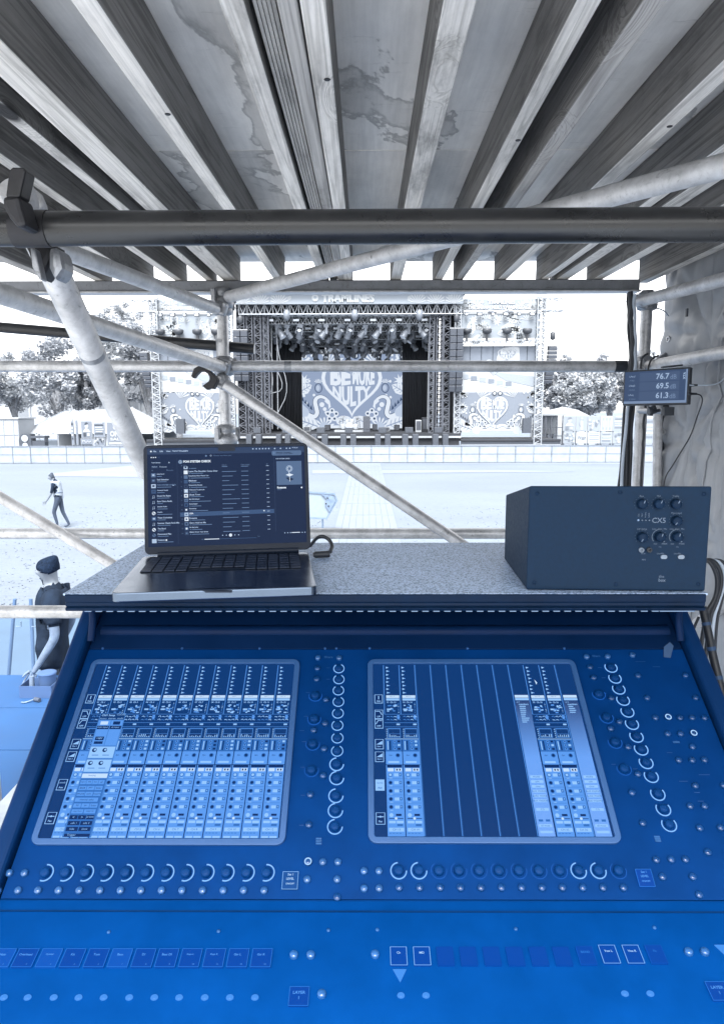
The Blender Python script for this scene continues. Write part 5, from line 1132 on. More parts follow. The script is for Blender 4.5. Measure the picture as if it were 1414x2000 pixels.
for nm, a, b, y, Y, n, w, yl in rows:
    x0_, z_ = pz(a, y, Y); x1_, _ = pz(b, y, Y)
    latt((x0_, Y, z_), (x1_, Y, z_), w, 26, .03, m_truss, 'lighting_truss', None, label=nm + ' lighting truss slung across the dark stage opening', cat='truss', group='lighting trusses over the stage')
    for k in range(n):
        x = x0_ + (x1_ - x0_) * (k + .5 + rl.uniform(-.3, .3)) / n
        o = place('moving_light', ME_MH, (x, Y - .1, z_ - w / 2 - .02), None, nm_ := f'pale moving lamp hanging nose down under the {nm} lighting truss', None, cat='stage light', group=f'moving lamps on the {nm} truss')
        o.rotation_euler = (0, rl.uniform(-.25, .25), rl.uniform(-2.4, 2.4)); o.scale = (1.25 if nm == 'front' else 1.05,) * 3
    for k in range(int(n * .5)):
        x = x0_ + (x1_ - x0_) * (k + .5) / int(n * .5)
        place('flood_light', ME_FL2, (x, Y - w / 2 - .12, z_ + .1), None, f'small square flood lamp clipped along the {nm} lighting truss', None, cat='stage light', group=f'flood lamps on the {nm} truss')
# video wall
Yv = YS + 10.5; a, z1 = pz(578, 690, Yv); b, z0 = pz(795, 836, Yv)
vw = thing('video_wall', 'big bright screen with a lettered heart and flamingos at the back of stage', 'screen', ((a + b) / 2, Yv, ZD))
vf = Frame(((a + b) / 2, Yv - .16, (z0 + z1) / 2), (1, 0, 0), (0, 0, 1)); W, H = (b - a) / 2, (z1 - z0) / 2
g = MB(); g.box((vf.o.x, Yv, vf.o.z), (W * 2 + .1, .25, H * 2 + .1)); part('cabinet', g, m_black, vw)
g = MB(); artwork(g, vf, W, H, 1); heart_logo(g, vf, .0, H * .16, W * .46, H * .70, .06); part('screen_picture', g, m_led, vw)
g = MB(); g.box((vf.o.x, Yv + .1, (ZD + z0) / 2), (W * 2 - .4, .2, z0 - ZD)); part('support', g, m_black, vw)
# side wings
def wing(nm, px0, px1, side):
    Y = YS + .5; x0_, x1_ = pz(px0, 700, Y)[0], pz(px1, 700, Y)[0]; xm_ = (x0_ + x1_) / 2; hw = abs(x1_ - x0_) / 2
    ZZ = lambda py: pz(700, py, Y)[1]
    t = thing('stage_wing', f'{nm} side wing of the stage with sign, lamps and heart print', 'stage wing', (xm_, Y, 0))
    def pan(name, ya, yb, fn, mats, k=0, inset=0):
        fr = Frame((xm_, Y - .02 - k, (ZZ(ya) + ZZ(yb)) / 2), (1, 0, 0), (0, 0, 1)); g = MB(); fn(g, fr, hw - inset, (ZZ(ya) - ZZ(yb)) / 2); return part(name, g, mats, t)
    pan('sign_banner', 584, 607, lambda g, f, w, h: sign_band(g, f, w, h, 'TRAMLINES', 'THE SARAH NULTY MAIN STAGE'), m_faint if side < 0 else m_faint)
    def faint(g, f, w, h):
        g.rect(f, -w, -h, w, h, 0, 0); rd = random.Random(side + 5)
        for k in range(9):
            x, y = rd.uniform(-.85, .85) * w, rd.uniform(-.7, .7) * h
            (leaf(g, f, x, y, w * .35, rd.uniform(0, 6), .02), star(g, f, x * .9, y, w * .13, .03), fan(g, f, -x, y, w * .16, R(20), R(160), .025, 1, 6))
    pan('upper_scrim', 612, 661, faint, m_faint, .02)
    def clothy(g, f, w, h):
        g.rect(f, -w, -h, w, h, 0, 0)
        for k in range(7): g.rect(f, -w + 2 * w * k / 7, -h, -w + 2 * w * k / 7 + .05, h, .02, 2)
        q = [(-.05 * w, -h), (.0 * w, h * .35), (.12 * w, h * .75), (.42 * w, h * .95), (.52 * w, h * .8), (.55 * w, -h)]; g.poly(f, q, .03, 1); star(g, f, .40 * w, h * .3, w * .07, .04, 0); heart_logo(g, f, .22 * w, -.05 * h, w * .2, h * .75, .05, 0)
    pan('dark_scrim', 676, 707, clothy, m_print if side > 0 else m_print, .03, hw * .02)
    def relay(g, f, w, h):
        g.rect(f, -w, -h, w, h, 0, 1); g.poly(f, [(-w, .35 * h), (w * .2, -.35 * h), (w, -.9 * h), (w, -h), (.55 * w, -h), (-w, .1 * h)], .02, 3); g.poly(f, [(-w * .2, h * .4), (w, h * .0), (w, -.75 * h), (.2 * w, -.25 * h)], .025, 0)
        for k in range(6): g.rect(f, -w * .9 + k * .22 * w, -.15 * h - .1 * k * h, -w * .9 + (k + .7) * .22 * w, .15 * h - .1 * k * h, .03, 2 if k % 2 else 0)
        heart_logo(g, f, -.1 * w, .75 * h, w * .22, h * .55, .05, 0); g.rect(f, .2 * w, .55 * h, .9 * w, .8 * h, .04, 3)
    pan('relay_screen', 709, 764, relay, m_faint, .05, hw * .03)
    def low(g, f, w, h): artwork(g, f, w, h, 7 + side); heart_logo(g, f, .12 * w * -side, .1 * h, w * .33, h * .78, .06)
    pan('heart_print', 766, 841, low, m_print, .04)
    xo = x0_ if side < 0 else x1_
    latt((xo, Y - .2, 0), (xo, Y - .2, ZZ(585)), .55, 22, .05, m_truss, 'corner_tower', t); latt((x1_ if side < 0 else x0_, Y - .1, ZD), (x1_ if side < 0 else x0_, Y - .1, ZZ(600)), .4, 18, .04, m_truss, 'inner_tower', t)
    ex = xo + side * (1.85 if side < 0 else 1.7); latt((xo, Y - .2, ZZ(597)), (ex, Y - .2, ZZ(597)), .85, 2, .05, m_truss, 'outrigger', t)
    g = MB(); g.box((xo, Y - .2, ZZ(580)), (.7, .4, .25)); part('tower_head', g, m_truss, t)
    latt((x0_, Y - .3, ZZ(670)), (x1_, Y - .3, ZZ(670)), .3, 14, .03, m_truss, 'lamp_bar', t)
    g = MB(); g.box((xm_, Y - .1, ZZ(610)), (hw * 2, .12, .09)); part('sign_rail', g, m_truss_dark, t)
    for k in range(6 if side < 0 else 6):
        x = x0_ + (x1_ - x0_) * (k + .6) / 6.3; g = MB(); g.box((x, Y - .35, ZZ(615)), (.36 if k % 2 else .22, .2, .22)); g.box((x, Y - .46, ZZ(615)), (.26 if k % 2 else .16, .02, .15), 1); part('sign_lamp', g, [m_lamp_dark, m_lamp_lens], t)
    for k in range(4):
        x = x0_ + (x1_ - x0_) * ((k + .42) / 4.1 if side > 0 else (k + .35) / 4.1); z = ZZ(666)
        w4 = ('nearest', 'second nearest', 'third', 'fourth')[k if side > 0 else 3 - k]
        s = thing('follow_lamp', f'dark upright lamp {w4} to the video wall on the {nm} wing', 'stage light', (x, Y - .4, z), f'upright lamps on the {nm} wing')
        g = MB(); g.box((x, Y - .4, z + .18), (.16, .2, .5)); part('yoke', g, m_lamp_dark, s); g = MB(); g.lathe((x, Y - .4, z + .45), (0, -.15, 1), [(.16, 0), (.34, .12), (.36, .34), (.30, .40)], 10); part('head', g, m_lamp_dark, s)
    g = MB(); x = x1_ - hw * .28 if side > 0 else x0_ + hw * .62; g.box((x, Y - .5, ZD + .55), (.62, .4, 1.1)); part('amp_cabinet', g, m_speaker, t)
    return ex, Y
exl, Yw = wing('near tree-lined', 306, 452, -1); exr, _ = wing('far open-sky', 893, 1052, 1)
# hanging line arrays
def line_array(lb, px0, px1, y0, y1, Y, n, cols, hang=None, curve=.0, m=m_speaker_far):
    x0_, x1_ = pz(px0, 700, Y)[0], pz(px1, 700, Y)[0]; zA, zB = pz(700, y0, Y)[1], pz(700, y1, Y)[1]; xm_ = (x0_ + x1_) / 2
    t = thing('line_array', lb, 'loudspeaker array', (xm_, Y, zB), 'hanging loudspeaker arrays')
    h = (zA - zB) / n; w = (x1_ - x0_) / cols
    for c in range(cols):
        for k in range(n):
            q = k / n; xx = x0_ + w * (c + .5) + curve * q * q; g = MB(); g.box((xx, Y + .25 * q * q, zA - h * (k + .5)), (w * .92, .7, h * .93), rot=Matrix.Rotation(R(4 + 14 * q * q), 3, 'X'))
            part('cabinet', g, m, t, bevel=.03, seg=1)
    g = MB(); g.box((xm_, Y, zA + .05), (x1_ - x0_, .5, .08)); part('flying_frame', g, m_steel, t)
    if hang: g = MB(); g.tube([(xm_, Y, zA), (xm_, Y, hang)], .025, 6); g.lathe((xm_, Y, zA + .5), (0, 0, 1), [(.1, 0), (.2, .1), (.2, .5), (.08, .6)], 8); part('chain_hoist', g, m_lamp_dark, t)
zr = pz(700, 597, YS + .3)[1]
line_array('double line array of loudspeakers between the stage and its tree-lined wing', 457, 486, 645, 742, YS - .3, 8, 2, zr)
line_array('double line array of loudspeakers between the stage and its open-sky wing', 877, 904, 643, 764, YS - .3, 9, 2, zr)
line_array('slim line array hung from the outrigger in front of the trees', 275, 291, 688, 754, YS + .3, 9, 1, zr, .35)
line_array('slim line array hung from the outrigger against the open sky', 1069, 1087, 678, 748, YS + .3, 9, 1, zr, -.35)
# front subs
ords = ['first', 'second', 'third', 'fourth', 'fifth', 'sixth', 'seventh']
for i, (a, b) in enumerate(((482, 512), (540, 568), (608, 641), (665, 696), (732, 763), (785, 817), (844, 875))):
    Y = YS - 1.2; x0_, x1_ = pz(a, 860, Y)[0], pz(b, 860, Y)[0]; w = (x1_ - x0_)
    for s, xx, hh, zz in (('left', x0_ + w * .19, .95, 0), ('right', x1_ - w * .19, .95, 0)):
        t = thing('subwoofer', f'{"tree side" if s == "left" else "open side"} box of the {ords[i]} subwoofer pair counted from the trees', 'subwoofer', (xx, Y, 0), 'subwoofers along the stage front')
        
        for zz_ in (.01, .93):
            g = MB(); g.box((xx, Y, zz_ + .45), (w * .36, .8, .90)); cb = part('cabinet', g, m_speaker_far, t, bevel=.03); g = MB(); g.box((xx, Y - .41, zz_ + .45), (w * .31, .02, .80)); part('grille', g, m_speaker, cb)
    zt2 = ZD - .2; t = thing('front_fill_speaker', f'small front fill speaker on the stage lip over the {ords[i]} pair of subwoofers', 'loudspeaker', ((x0_ + x1_) / 2, YS + .4, ZD), 'front fill speakers')
    g = MB(); g.box(((x0_ + x1_) / 2, YS + .4, ZD + .22), (w * .50, .5, .44)); part('cabinet', g, m_speaker_far, t, bevel=.02); g = MB(); g.box(((x0_ + x1_) / 2, YS + .14, ZD + .22), (w * .44, .02, .36)); part('grille', g, m_speaker, t)
g = MB(); g.box((xc, YS - .05, ZD - .28), (xr - xl, .1, .14)); part('lip_rail', g, m_canvas, stage)
g = MB(); g.box((xc, YS - .06, .75), (xr - xl, .08, .09)); part('lip_rail', g, m_canvas, stage)
# back line on the deck
def boxthing(nm, lb, cat, px, pyb, Y, w, h, m, d=.7, extra=None):
    x = pz(px, pyb, Y)[0]; t = thing(nm, lb, cat, (x, Y, ZD)); g = MB(); g.box((x, Y, ZD + h / 2), (w, d, h)); part('case', g, m, t, bevel=.03)
    if extra: extra(t, x, Y)
    else:
        g = MB(); g.box((x, Y - d / 2 - .012, ZD + h * .55), (w * .8, .02, h * .72)); part('front', g, m_speaker_far, t)
    return t
def holes(n, m2):
    def f(t, x, Y):
        for j in range(n):
            for i in (-1, 1):
                g = MB(); g.lathe((x + i * .15, Y - .26, ZD + .2 + j * .36), (0, -1, 0), [(.10, 0), (.10, .03), (.06, .035)], 10); part('speaker_cone', g, m2, t)
    return f
boxthing('speaker_stack', 'tall pale cabinet with two columns of round cones beside the stage tower', 'loudspeaker', 869, 840, YS + 1.6, .62, 1.15, m_case, .5, holes(3, m_black))
boxthing('equipment_case', 'tall pale case standing on top of the deck behind the cone cabinet', 'case', 868, 820, YS + 2.4, .55, 1.75, m_case)
boxthing('equipment_case', 'light upright case at the foot of the black side drape', 'case', 817, 838, YS + 2.4, .45, .95, m_canvas)
boxthing('equipment_rack', 'dark rack between the light case and the cone cabinet', 'rack', 831, 838, YS + 3.2, .6, 1.15, m_black)
boxthing('speaker_stack', 'black stacked loudspeaker standing in front of the video wall', 'loudspeaker', 716, 836, YS + 3, .55, 1.25, m_speaker_far)
boxthing('speaker_stack', 'pale cabinet with round cones by the tree-side tower foot', 'loudspeaker', 491, 842, YS + 1.6, .6, 1.15, m_case, .5, holes(3, m_black))
boxthing('amplifier', 'low black amplifier just beside the black loudspeaker on stage', 'amplifier', 732, 836, YS + 6, .4, .55, m_black)
boxthing('amplifier', 'low black amplifier near the end of the video wall', 'amplifier', 775, 836, YS + 6, .45, .5, m_black)
boxthing('amplifier', 'low pale amplifier between two black ones on stage', 'amplifier', 755, 836, YS + 5, .5, .35, m_canvas)
boxthing('amplifier', 'low pale amplifier at the tree side of the drums', 'amplifier', 600, 836, YS + 5, .6, .4, m_canvas)
boxthing('amplifier', 'small dark amplifier next to the drum riser', 'amplifier', 640, 836, YS + 6, .45, .5, m_black)
x = pz(683, 838, YS + 4)[0]; dk = thing('drum_kit', 'pale drum kit with cymbals on a low riser before the video wall', 'drum kit', (x, YS + 4, ZD))
g = MB(); g.box((x, YS + 4.2, ZD + .07), (2.4, 2.0, .14)); part('riser', g, m_canvas, dk)
g = MB(); g.lathe((x, YS + 3.6, ZD + .45), (0, -1, 0), [(.28, -.3), (.28, 0), (.25, .02)], 20); part('bass_drum', g, m_lamp_lens, dk)
for dx, dz, r in ((-.52, .5, .18), (.5, .48, .2), (-.2, .85, .15), (.2, .85, .15)):
    g = MB(); g.lathe((x + dx, YS + 3.7, ZD + dz), (0, -.3, 1), [(r, -.22), (r, .12), (r * .9, .13)], 14); part('drum', g, m_canvas, dk)
for dx, dz in ((-.75, 1.0), (.75, 1.0), (-.5, 1.2), (.55, 1.15)):
    g = MB(); g.lathe((x + dx, YS + 3.7, ZD + dz), (.1, -.3, 1), [(.25, 0), (.04, .04)], 14); g.tube([(x + dx, YS + 3.7, ZD + dz), (x + dx * 1.1, YS + 3.9, ZD + .3)], .025, 5); part('cymbal', g, m_truss, dk)

# ================================================================ CROWD BARRIER
YB_ = 48.7; hB = 1.2; wB = 1.22; b0 = MB(); b0.box((0, 0, hB / 2 + .04), (wB - .03, .04, hB - .06)); meB, _ = mesh('sheet', b0, m_barrier, Vector((0, 0, 0)))
b0 = MB(); b0.box((-wB / 2 + .02, -.03, hB / 2), (.035, .05, hB)); b0.box((0, -.03, hB - .02), (wB - .02, .06, .05)); b0.box((0, -.03, hB * .52), (wB - .06, .03, .025)); b0.box((0, .5, .02), (wB - .04, 1.0, .03)); meP, _ = mesh('frame', b0, m_barrier_post, Vector((0, 0, 0)))
xa_, xb_ = pz(-10, 890, YB_)[0], pz(1320, 890, YB_)[0]; nB = int((xb_ - xa_) / wB)
rb = random.Random(2)
for i in range(nB):
    x = xa_ + wB * (i + .5); y = YB_ + rb.uniform(-.02, .02)
    t = thing('crowd_barrier', 'pale solid panel in the long crowd barrier across the front of the stage', 'barrier', (x, y, 0), 'crowd barrier panels')
    for nm, me in (('sheet', meB), ('frame', meP)):
        o = bpy.data.objects.new(nm, me); COL.objects.link(o); o.parent = t
    t.rotation_euler = (0, 0, rb.uniform(-.015, .015))

# ================================================================ TREES
def tree(lb, px, ytop, ybot, Y, wpx, m, n=4200, trunk=True, gaps=.0, low=.25, seed=1, leafs=.21):
    rd = random.Random(seed); x = pz(px, 700, Y)[0]; zt2 = pz(px, ytop, Y)[1]; zb2 = max(.8, pz(px, ybot, Y)[1]); rx = wpx / 2 / FPX * Y; rz = (zt2 - zb2) / 2; zc = (zt2 + zb2) / 2
    t = thing('tree', lb, 'tree', (x, Y, 0), 'trees round the field')
    cl = []
    while len(cl) < 62:
        a, b, c = rd.uniform(-1, 1), rd.uniform(-1, 1), rd.uniform(-1, 1); r2 = a * a + b * b + c * c
        if .12 < r2 < 1: cl.append((x + a * rx * .9, Y + b * rx * .9, zc + c * rz * .92, rd.uniform(.10, .24) * rx))
    g = MB(); vs, fs = [], []
    for i in range(n):
        cx_, cy_, cz_, cr = cl[rd.randrange(len(cl))]; d = Vector((rd.gauss(0, 1), rd.gauss(0, 1), rd.gauss(0, .75))).normalized() * cr * (rd.random() ** .45)
        p = Vector((cx_, cy_, cz_)) + d; s = leafs * rd.uniform(.6, 1.3); a = Vector((rd.gauss(0, 1), rd.gauss(0, 1), rd.gauss(0, .6))).normalized(); b = a.cross(Vector((rd.gauss(0, 1), rd.gauss(0, 1), rd.gauss(0, 1)))).normalized()
        k = len(vs); vs += [p - a * s, p + b * s * .45, p + a * s, p - b * s * .45]; fs.append((k, k + 1, k + 2, k + 3))
    g.v, g.f, g.m, g.s = [tuple(p) for p in vs], fs, [0] * len(fs), [False] * len(fs); part('crown', g, m, t, kind='stuff')
    g = MB(); g.tube(smooth([(x, Y, 0), (x + .1, Y, zc * .4), (x + rd.uniform(-.4, .4), Y, zc)]), [.38] * 4 + [.3] * 3 + [.2] * 3, 8) if False else g.tube([(x, Y, 0), (x + .1, Y, zb2 * .8), (x + rd.uniform(-.3, .3), Y, zc)], [.40, .30, .18], 9)
    for k in range(7):
        c = cl[k * 5]; g.tube([(x + .05, Y, zb2 * (.7 + .05 * k)), (x * .5 + c[0] * .5, Y * .5 + c[1] * .5, zc * .5 + c[2] * .5 - .4), c[:3]], [.16, .11, .04], 6)
    part('trunk', g, m_bark, t); return t
T = [('broad pale tree at the edge of the field above the white container', 20, 672, 800, 78, 190, 0), ('spreading tree with forked trunk before the stone building', 110, 650, 812, 72, 170, 1), ('tall tree behind the long white marquee', 205, 598, 790, 84, 150, 0), ('dark dense tree behind the tower of the tree-lined wing', 285, 610, 800, 76, 110, 1), ('tall pale tree just above the outrigger of the tree-lined wing', 245, 590, 700, 92, 120, 2), ('low wide tree filling the gap under the near brace', 165, 690, 800, 70, 120, 1), ('round tree behind the tree-lined wing print', 345, 640, 820, 88, 120, 2), ('outermost tree beyond the white container', -90, 650, 820, 74, 180, 1),
     ('round tree beside the open-sky wing tower', 1085, 702, 812, 76, 90, 1), ('broad full tree in the middle of the row above the poster boards', 1150, 716, 815, 72, 130, 0), ('rounded tree rising behind the sound meter', 1195, 690, 812, 82, 110, 1), ('tree seen between the cable bundle and the tarpaulin', 1275, 680, 812, 78, 110, 0), ('small pointed tree top beyond the slim array', 1105, 688, 800, 96, 46, 2), ('wide tree behind the tarpaulin edge', 1360, 690, 820, 80, 130, 1)]
for i, (lb, px, a, b, Y, w, k) in enumerate(T): tree(lb, px, a, b, Y, w, m_leaf[k], 9000, seed=i + 3)

# ================================================================ BUILDINGS, TENTS, POSTERS
Y = 92; x0_, x1_ = pz(-60, 800, Y)[0], pz(305, 800, Y)[0]; zt2 = pz(700, 778, Y)[1]
bd_ = thing('stone_building', 'long pale stone building seen through the trees behind the marquee', 'building', ((x0_ + x1_) / 2, Y + 5, 0))
g = MB(); g.box(((x0_ + x1_) / 2, Y + 5, zt2 / 2), (x1_ - x0_, 10, zt2)); part('wall', g, m_stone, bd_)
g = MB(); g.prism(Frame((0, 0, 0), (0, 1, 0), (0, 0, 1), (1, 0, 0)), [(Y - .4, zt2), (Y + 10.4, zt2), (Y + 5, zt2 + 2.2)], x0_ - .4, x1_ + .4); part('roof', g, m_slate, bd_)
for px in (45, 124, 205, 260):
    xx, zz = pz(px, 802, Y); g = MB(); g.box((xx, Y - .05, zz), (2.0, .2, 2.6)); w = part('window', g, m_canvas, bd_); g = MB(); g.box((xx, Y - .16, zz), (1.4, .06, 2.0)); part('pane', g, m_slate, w)
    g = MB(); g.box((xx, Y - .2, zz - 1.4), (2.3, .3, .2)); part('sill', g, m_stone, w)
Y = 60; x0_, x1_ = pz(-40, 850, Y)[0], pz(37, 850, Y)[0]; zt2 = pz(700, 817, Y)[1]
ct = thing('site_cabin', 'plain white cabin at the tree side of the field behind the barrier', 'cabin', ((x0_ + x1_) / 2, Y + 1.5, 0))
g = MB(); g.box(((x0_ + x1_) / 2, Y + 1.5, zt2 / 2), (x1_ - x0_, 3, zt2)); part('wall', g, m_canvas, ct, bevel=.05)
for k in range(4): g = MB(); g.box((x0_ + (x1_ - x0_) * (k + .5) / 4, Y - .02, zt2 / 2), (.05, .04, zt2 - .1)); part('seam', g, m_case, ct)
g = MB(); g.box(((x0_ + x1_) / 2, Y - .02, zt2 * .55), (x1_ - x0_ - .1, .05, .05)); part('seam', g, m_case, ct)
g = MB(); g.box(((x0_ + x1_) / 2, Y + 1.5, zt2 + .06), (x1_ - x0_ + .2, 3.2, .12)); part('roof', g, m_canvas, ct)
Y = 62; x0_, x1_ = pz(38, 850, Y)[0], pz(300, 850, Y)[0]; ze, zr2 = pz(700, 846, Y)[1], pz(700, 813, Y)[1]
mq = thing('marquee', 'long white marquee with striped sloping roof behind the poster boards', 'marquee', ((x0_ + x1_) / 2, Y + 4, 0))
g = MB(); g.add([(x0_, Y, ze), (x1_, Y, ze), (x1_ - 3, Y + 4, zr2 + .8), (x0_ + 2.2, Y + 4, zr2 + .4), (x0_, Y + 8, ze), (x1_, Y + 8, ze)], [(0, 1, 2, 3), (3, 2, 5, 4), (0, 3, 4), (1, 5, 2)]); part('roof', g, m_canvas, mq, solid=.05)
for k in range(9):
    t_ = k / 8; g = MB(); g.tube([(x0_ + (x1_ - x0_) * t_, Y - .03, ze + .03), (x0_ + 2.2 + (x1_ - x0_ - 5.2) * t_, Y + 3.97, zr2 + .45 + .4 * t_)], .05, 5); part('roof_rib', g, m_case, mq)
for k in range(8): g = MB(); g.tube([(x0_ + (x1_ - x0_) * k / 7, Y + .1, 0), (x0_ + (x1_ - x0_) * k / 7, Y + .1, ze)], .06, 6); part('pole', g, m_truss, mq)
g = MB(); g.box(((x0_ + x1_) / 2, Y + 7.6, ze / 2), (x1_ - x0_, .08, ze)); part('back_wall', g, m_canvas, mq)
g = MB(); g.box((x0_ + 8.2, Y + .4, ze / 2), (4, .06, ze)); part('side_curtain', g, m_canvas, mq)
# things by the marquee
Y = 57
x = pz(49, 860, Y)[0]; t = thing('round_sign', 'dark upright sign with two pale discs in front of the marquee', 'sign', (x, Y, 0)); g = MB(); fr = FX(Y); g.prism(fr, [(x - .5, .1)] + [(x + .5 * cos(a * pi / 8), 1.28 + .5 * sin(a * pi / 8)) for a in range(8, -1, -1)] + [(x + .5, .1)], -.1, 0); part('board', g, m_speaker, t)
for dz, r in ((1.4, .27), (.85, .22)): g = MB(); g.lathe((x, Y - .03, dz), (0, -1, 0), [(r, 0), (r, .03)], 16); part('disc', g, m_canvas, t)
for dx in (-.4, .4): g = MB(); g.box((x + dx, Y + .1, .15), (.08, .3, .3)); part('foot', g, m_speaker, t)
x = pz(74, 860, Y)[0]; t = thing('bar_counter', 'dark shaded serving counter between the round sign and the white curtain', 'counter', (x, Y, 0)); g = MB(); g.box((x, Y + .4, .6), (1.0, .7, 1.2)); part('counter', g, m_speaker_far, t); g = MB(); g.box((x, Y + .4, 1.5), (1.15, .9, .18)); part('canopy', g, m_speaker, t)
for dx in (-.5, .5): g = MB(); g.box((x + dx, Y + .4, 1.3), (.07, .6, .4)); part('post', g, m_truss_dark, t)
def poster(lb, px0, px1, y0, y1, Y, kind, grp='poster boards'):
    x0_, z1 = pz(px0, y0, Y); x1_, z0 = pz(px1, y1, Y); xm_, zm = (x0_ + x1_) / 2, (z0 + z1) / 2; w, h = (x1_ - x0_) / 2, (z1 - z0) / 2; fr = Frame((xm_, Y - .06, zm), (1, 0, 0), (0, 0, 1))
    t = thing('poster_board', lb, 'poster', (xm_, Y, 0), grp); g = MB(); g.box((xm_, Y, zm), (2 * w, .1, 2 * h)); part('board', g, m_canvas, t)
    for s in (-.8, .8): g = MB(); g.box((xm_ + s * w, Y + .12, z0 / 2 + .3), (.08, .08, z0 + .6)); part('leg', g, m_barrier_post, t)
    g = MB(); rd = random.Random(int(px0)); F0 = 0 if kind not in 'wln' else 1; g.rect(fr, -w * .95, -h * .96, w * .95, h * .96, 0, F0)
    if kind == 'p': g.poly(fr, [(-.7 * w, -.3 * h), (-.4 * w, .0), (-.15 * w, .15 * h), (.3 * w, .1 * h), (.75 * w, -.3 * h)], .02, 1); g.disc(fr, .05 * w, .42 * h, .36 * w, .03, 3, 12, .3 * h); g.poly(fr, [(-.3 * w, .5 * h), (-.2 * w, .8 * h), (.2 * w, .85 * h), (.45 * w, .6 * h), (.3 * w, .62 * h)], .04, 2); g.rect(fr, -.6 * w, -.8 * h, -.1 * w, -.4 * h, .04, 2); g.rect(fr, .1 * w, -.8 * h, .6 * w, -.4 * h, .04, 3)
    elif kind == 't':
        for k in range(6): g.rect(fr, -w * (.85 - rd.random() * .3), h * (.8 - .28 * k), w * (.85 - rd.random() * .3), h * (.95 - .28 * k), .02, (1, 2, 1, 3)[k % 4])
    elif kind == 'o':
        g.disc(fr, 0, .55 * h, .3 * w, .02, 1, 10); g.text(fr, 'ON', -.15 * w, .0, w=w * 1.0, h=h * .5, n=.03, mi=1, bold=.06); g.text(fr, 'SALE', .05 * w, -.45 * h, w=w * 1.4, h=h * .25, n=.03, mi=1, bold=.05); g.rect(fr, -.8 * w, -.9 * h, .8 * w, -.72 * h, .03, 1)
    elif kind == 's': g.stroke(fr, [(-.6 * w, -.1 * h), (-.7 * w, .4 * h), (-.3 * w, .3 * h), (-.1 * w, -.2 * h), (.2 * w, .35 * h), (.4 * w, -.1 * h), (.75 * w, .3 * h)], h * .25, .03, 1); g.rect(fr, -w * .9, -.95 * h, w * .9, -.65 * h, .03, 2)
    elif kind == 'd':
        for k in range(14): g.disc(fr, rd.uniform(-.8, .8) * w, rd.uniform(-.8, .8) * h, .18 * w, .02 + .003 * k, (1, 2, 3)[k % 3], 9)
    elif kind == 'f': g.poly(fr, [(-.2 * w, -.9 * h), (-.3 * w, .2 * h), (-.1 * w, .5 * h), (.25 * w, .3 * h), (.3 * w, -.9 * h)], .02, 3); g.disc(fr, .0, .65 * h, .22 * w, .03, 3, 10, .16 * h); g.stroke(fr, [(-.3 * w, .2 * h), (-.4 * w, -.2 * h), (-.1 * w, -.4 * h)], .06 * w, .03, 2)
    elif kind == 'w': g.text(fr, 'Wash', 0, .05 * h, w=1.5 * w, h=.8 * h, n=.02, mi=2, bold=.02)
    elif kind == 'l':
        for k in range(5): g.rect(fr, -.8 * w, h * (.75 - .36 * k), .8 * w, h * (.85 - .36 * k), .02, (0, 2)[k % 2])
    elif kind == 'n':
        for k in range(3): g.rect(fr, -.75 * w + k * .55 * w, -.8 * h, -.35 * w + k * .55 * w, .8 * h, .02, 0); g.rect(fr, -.65 * w + k * .55 * w, -.5 * h, -.45 * w + k * .55 * w, .4 * h, .03, 3)
    part('print', g, m_faint if px0 > 1000 else m_print, t)
for a in (('narrow tall poster with dark blocks beside the marquee curtain', 138, 146, 818, 868, 56, 't'), ('narrow tall pale poster next to the dark narrow one', 147, 154, 820, 868, 56, 'd'), ('poster with a portrait bust on a dark ground', 158, 181, 822, 855, 56, 'p'), ('small poster with white script under the portrait', 158, 182, 856, 870, 56, 's'), ('poster with stacked bars of lettering beside the portrait', 183, 206, 824, 854, 56, 't'), ('poster crowded with pale discs under the stacked lettering', 184, 206, 856, 870, 56, 'd'), ('wide dark poster with big white ON lettering by the near brace', 208, 246, 824, 870, 56, 'o'), ('poster with a pale bust at the far end of the tree-side boards', 248, 262, 824, 870, 56, 'p'),
          ('poster with a small scene of a statue beside the white shed', 1100, 1123, 812, 842, 57, 'p'), ('small striped poster under the statue poster', 1100, 1122, 844, 866, 57, 'd'), ('poster with a standing pale figure on white', 1125, 1146, 812, 842, 57, 'f'), ('poster with dark script lettering on white', 1125, 1146, 844, 866, 57, 'w'), ('poster with a crowd picture under a title bar', 1148, 1171, 812, 842, 57, 'd'), ('poster of ruled lines under the crowd picture', 1148, 1171, 844, 866, 57, 'l'), ('poster of three tall figures in columns', 1173, 1195, 812, 842, 57, 'n'), ('poster of stacked bars under the three columns', 1173, 1195, 844, 866, 57, 't'), ('turned lettered poster beside the cable bundle', 1197, 1222, 812, 842, 57, 't'), ('bottom poster beside the cable bundle with pale discs', 1197, 1222, 844, 866, 57, 'd'), ('poster seen between the lower post and the marquee pole', 1246, 1280, 812, 866, 57, 't')): poster(*a)
Y = 60; x0_, x1_ = pz(1054, 850, Y)[0], pz(1098, 850, Y)[0]; zt2 = pz(700, 812, Y)[1]
sh = thing('open_shed', 'low pale shed with open racks between the open-sky wing and posters', 'shed', ((x0_ + x1_) / 2, Y + 1, 0))
g = MB(); g.box(((x0_ + x1_) / 2, Y + 2, zt2 / 2), (x1_ - x0_, .1, zt2)); part('back_wall', g, m_canvas, sh)
g = MB(); g.box(((x0_ + x1_) / 2, Y + 1, zt2 + .08), (x1_ - x0_ + .4, 2.4, .16)); part('roof', g, m_canvas, sh)
for k in range(5): g = MB(); g.box((x0_ + (x1_ - x0_) * k / 4, Y, zt2 / 2), (.09, .09, zt2)); part('post', g, m_truss_dark, sh)
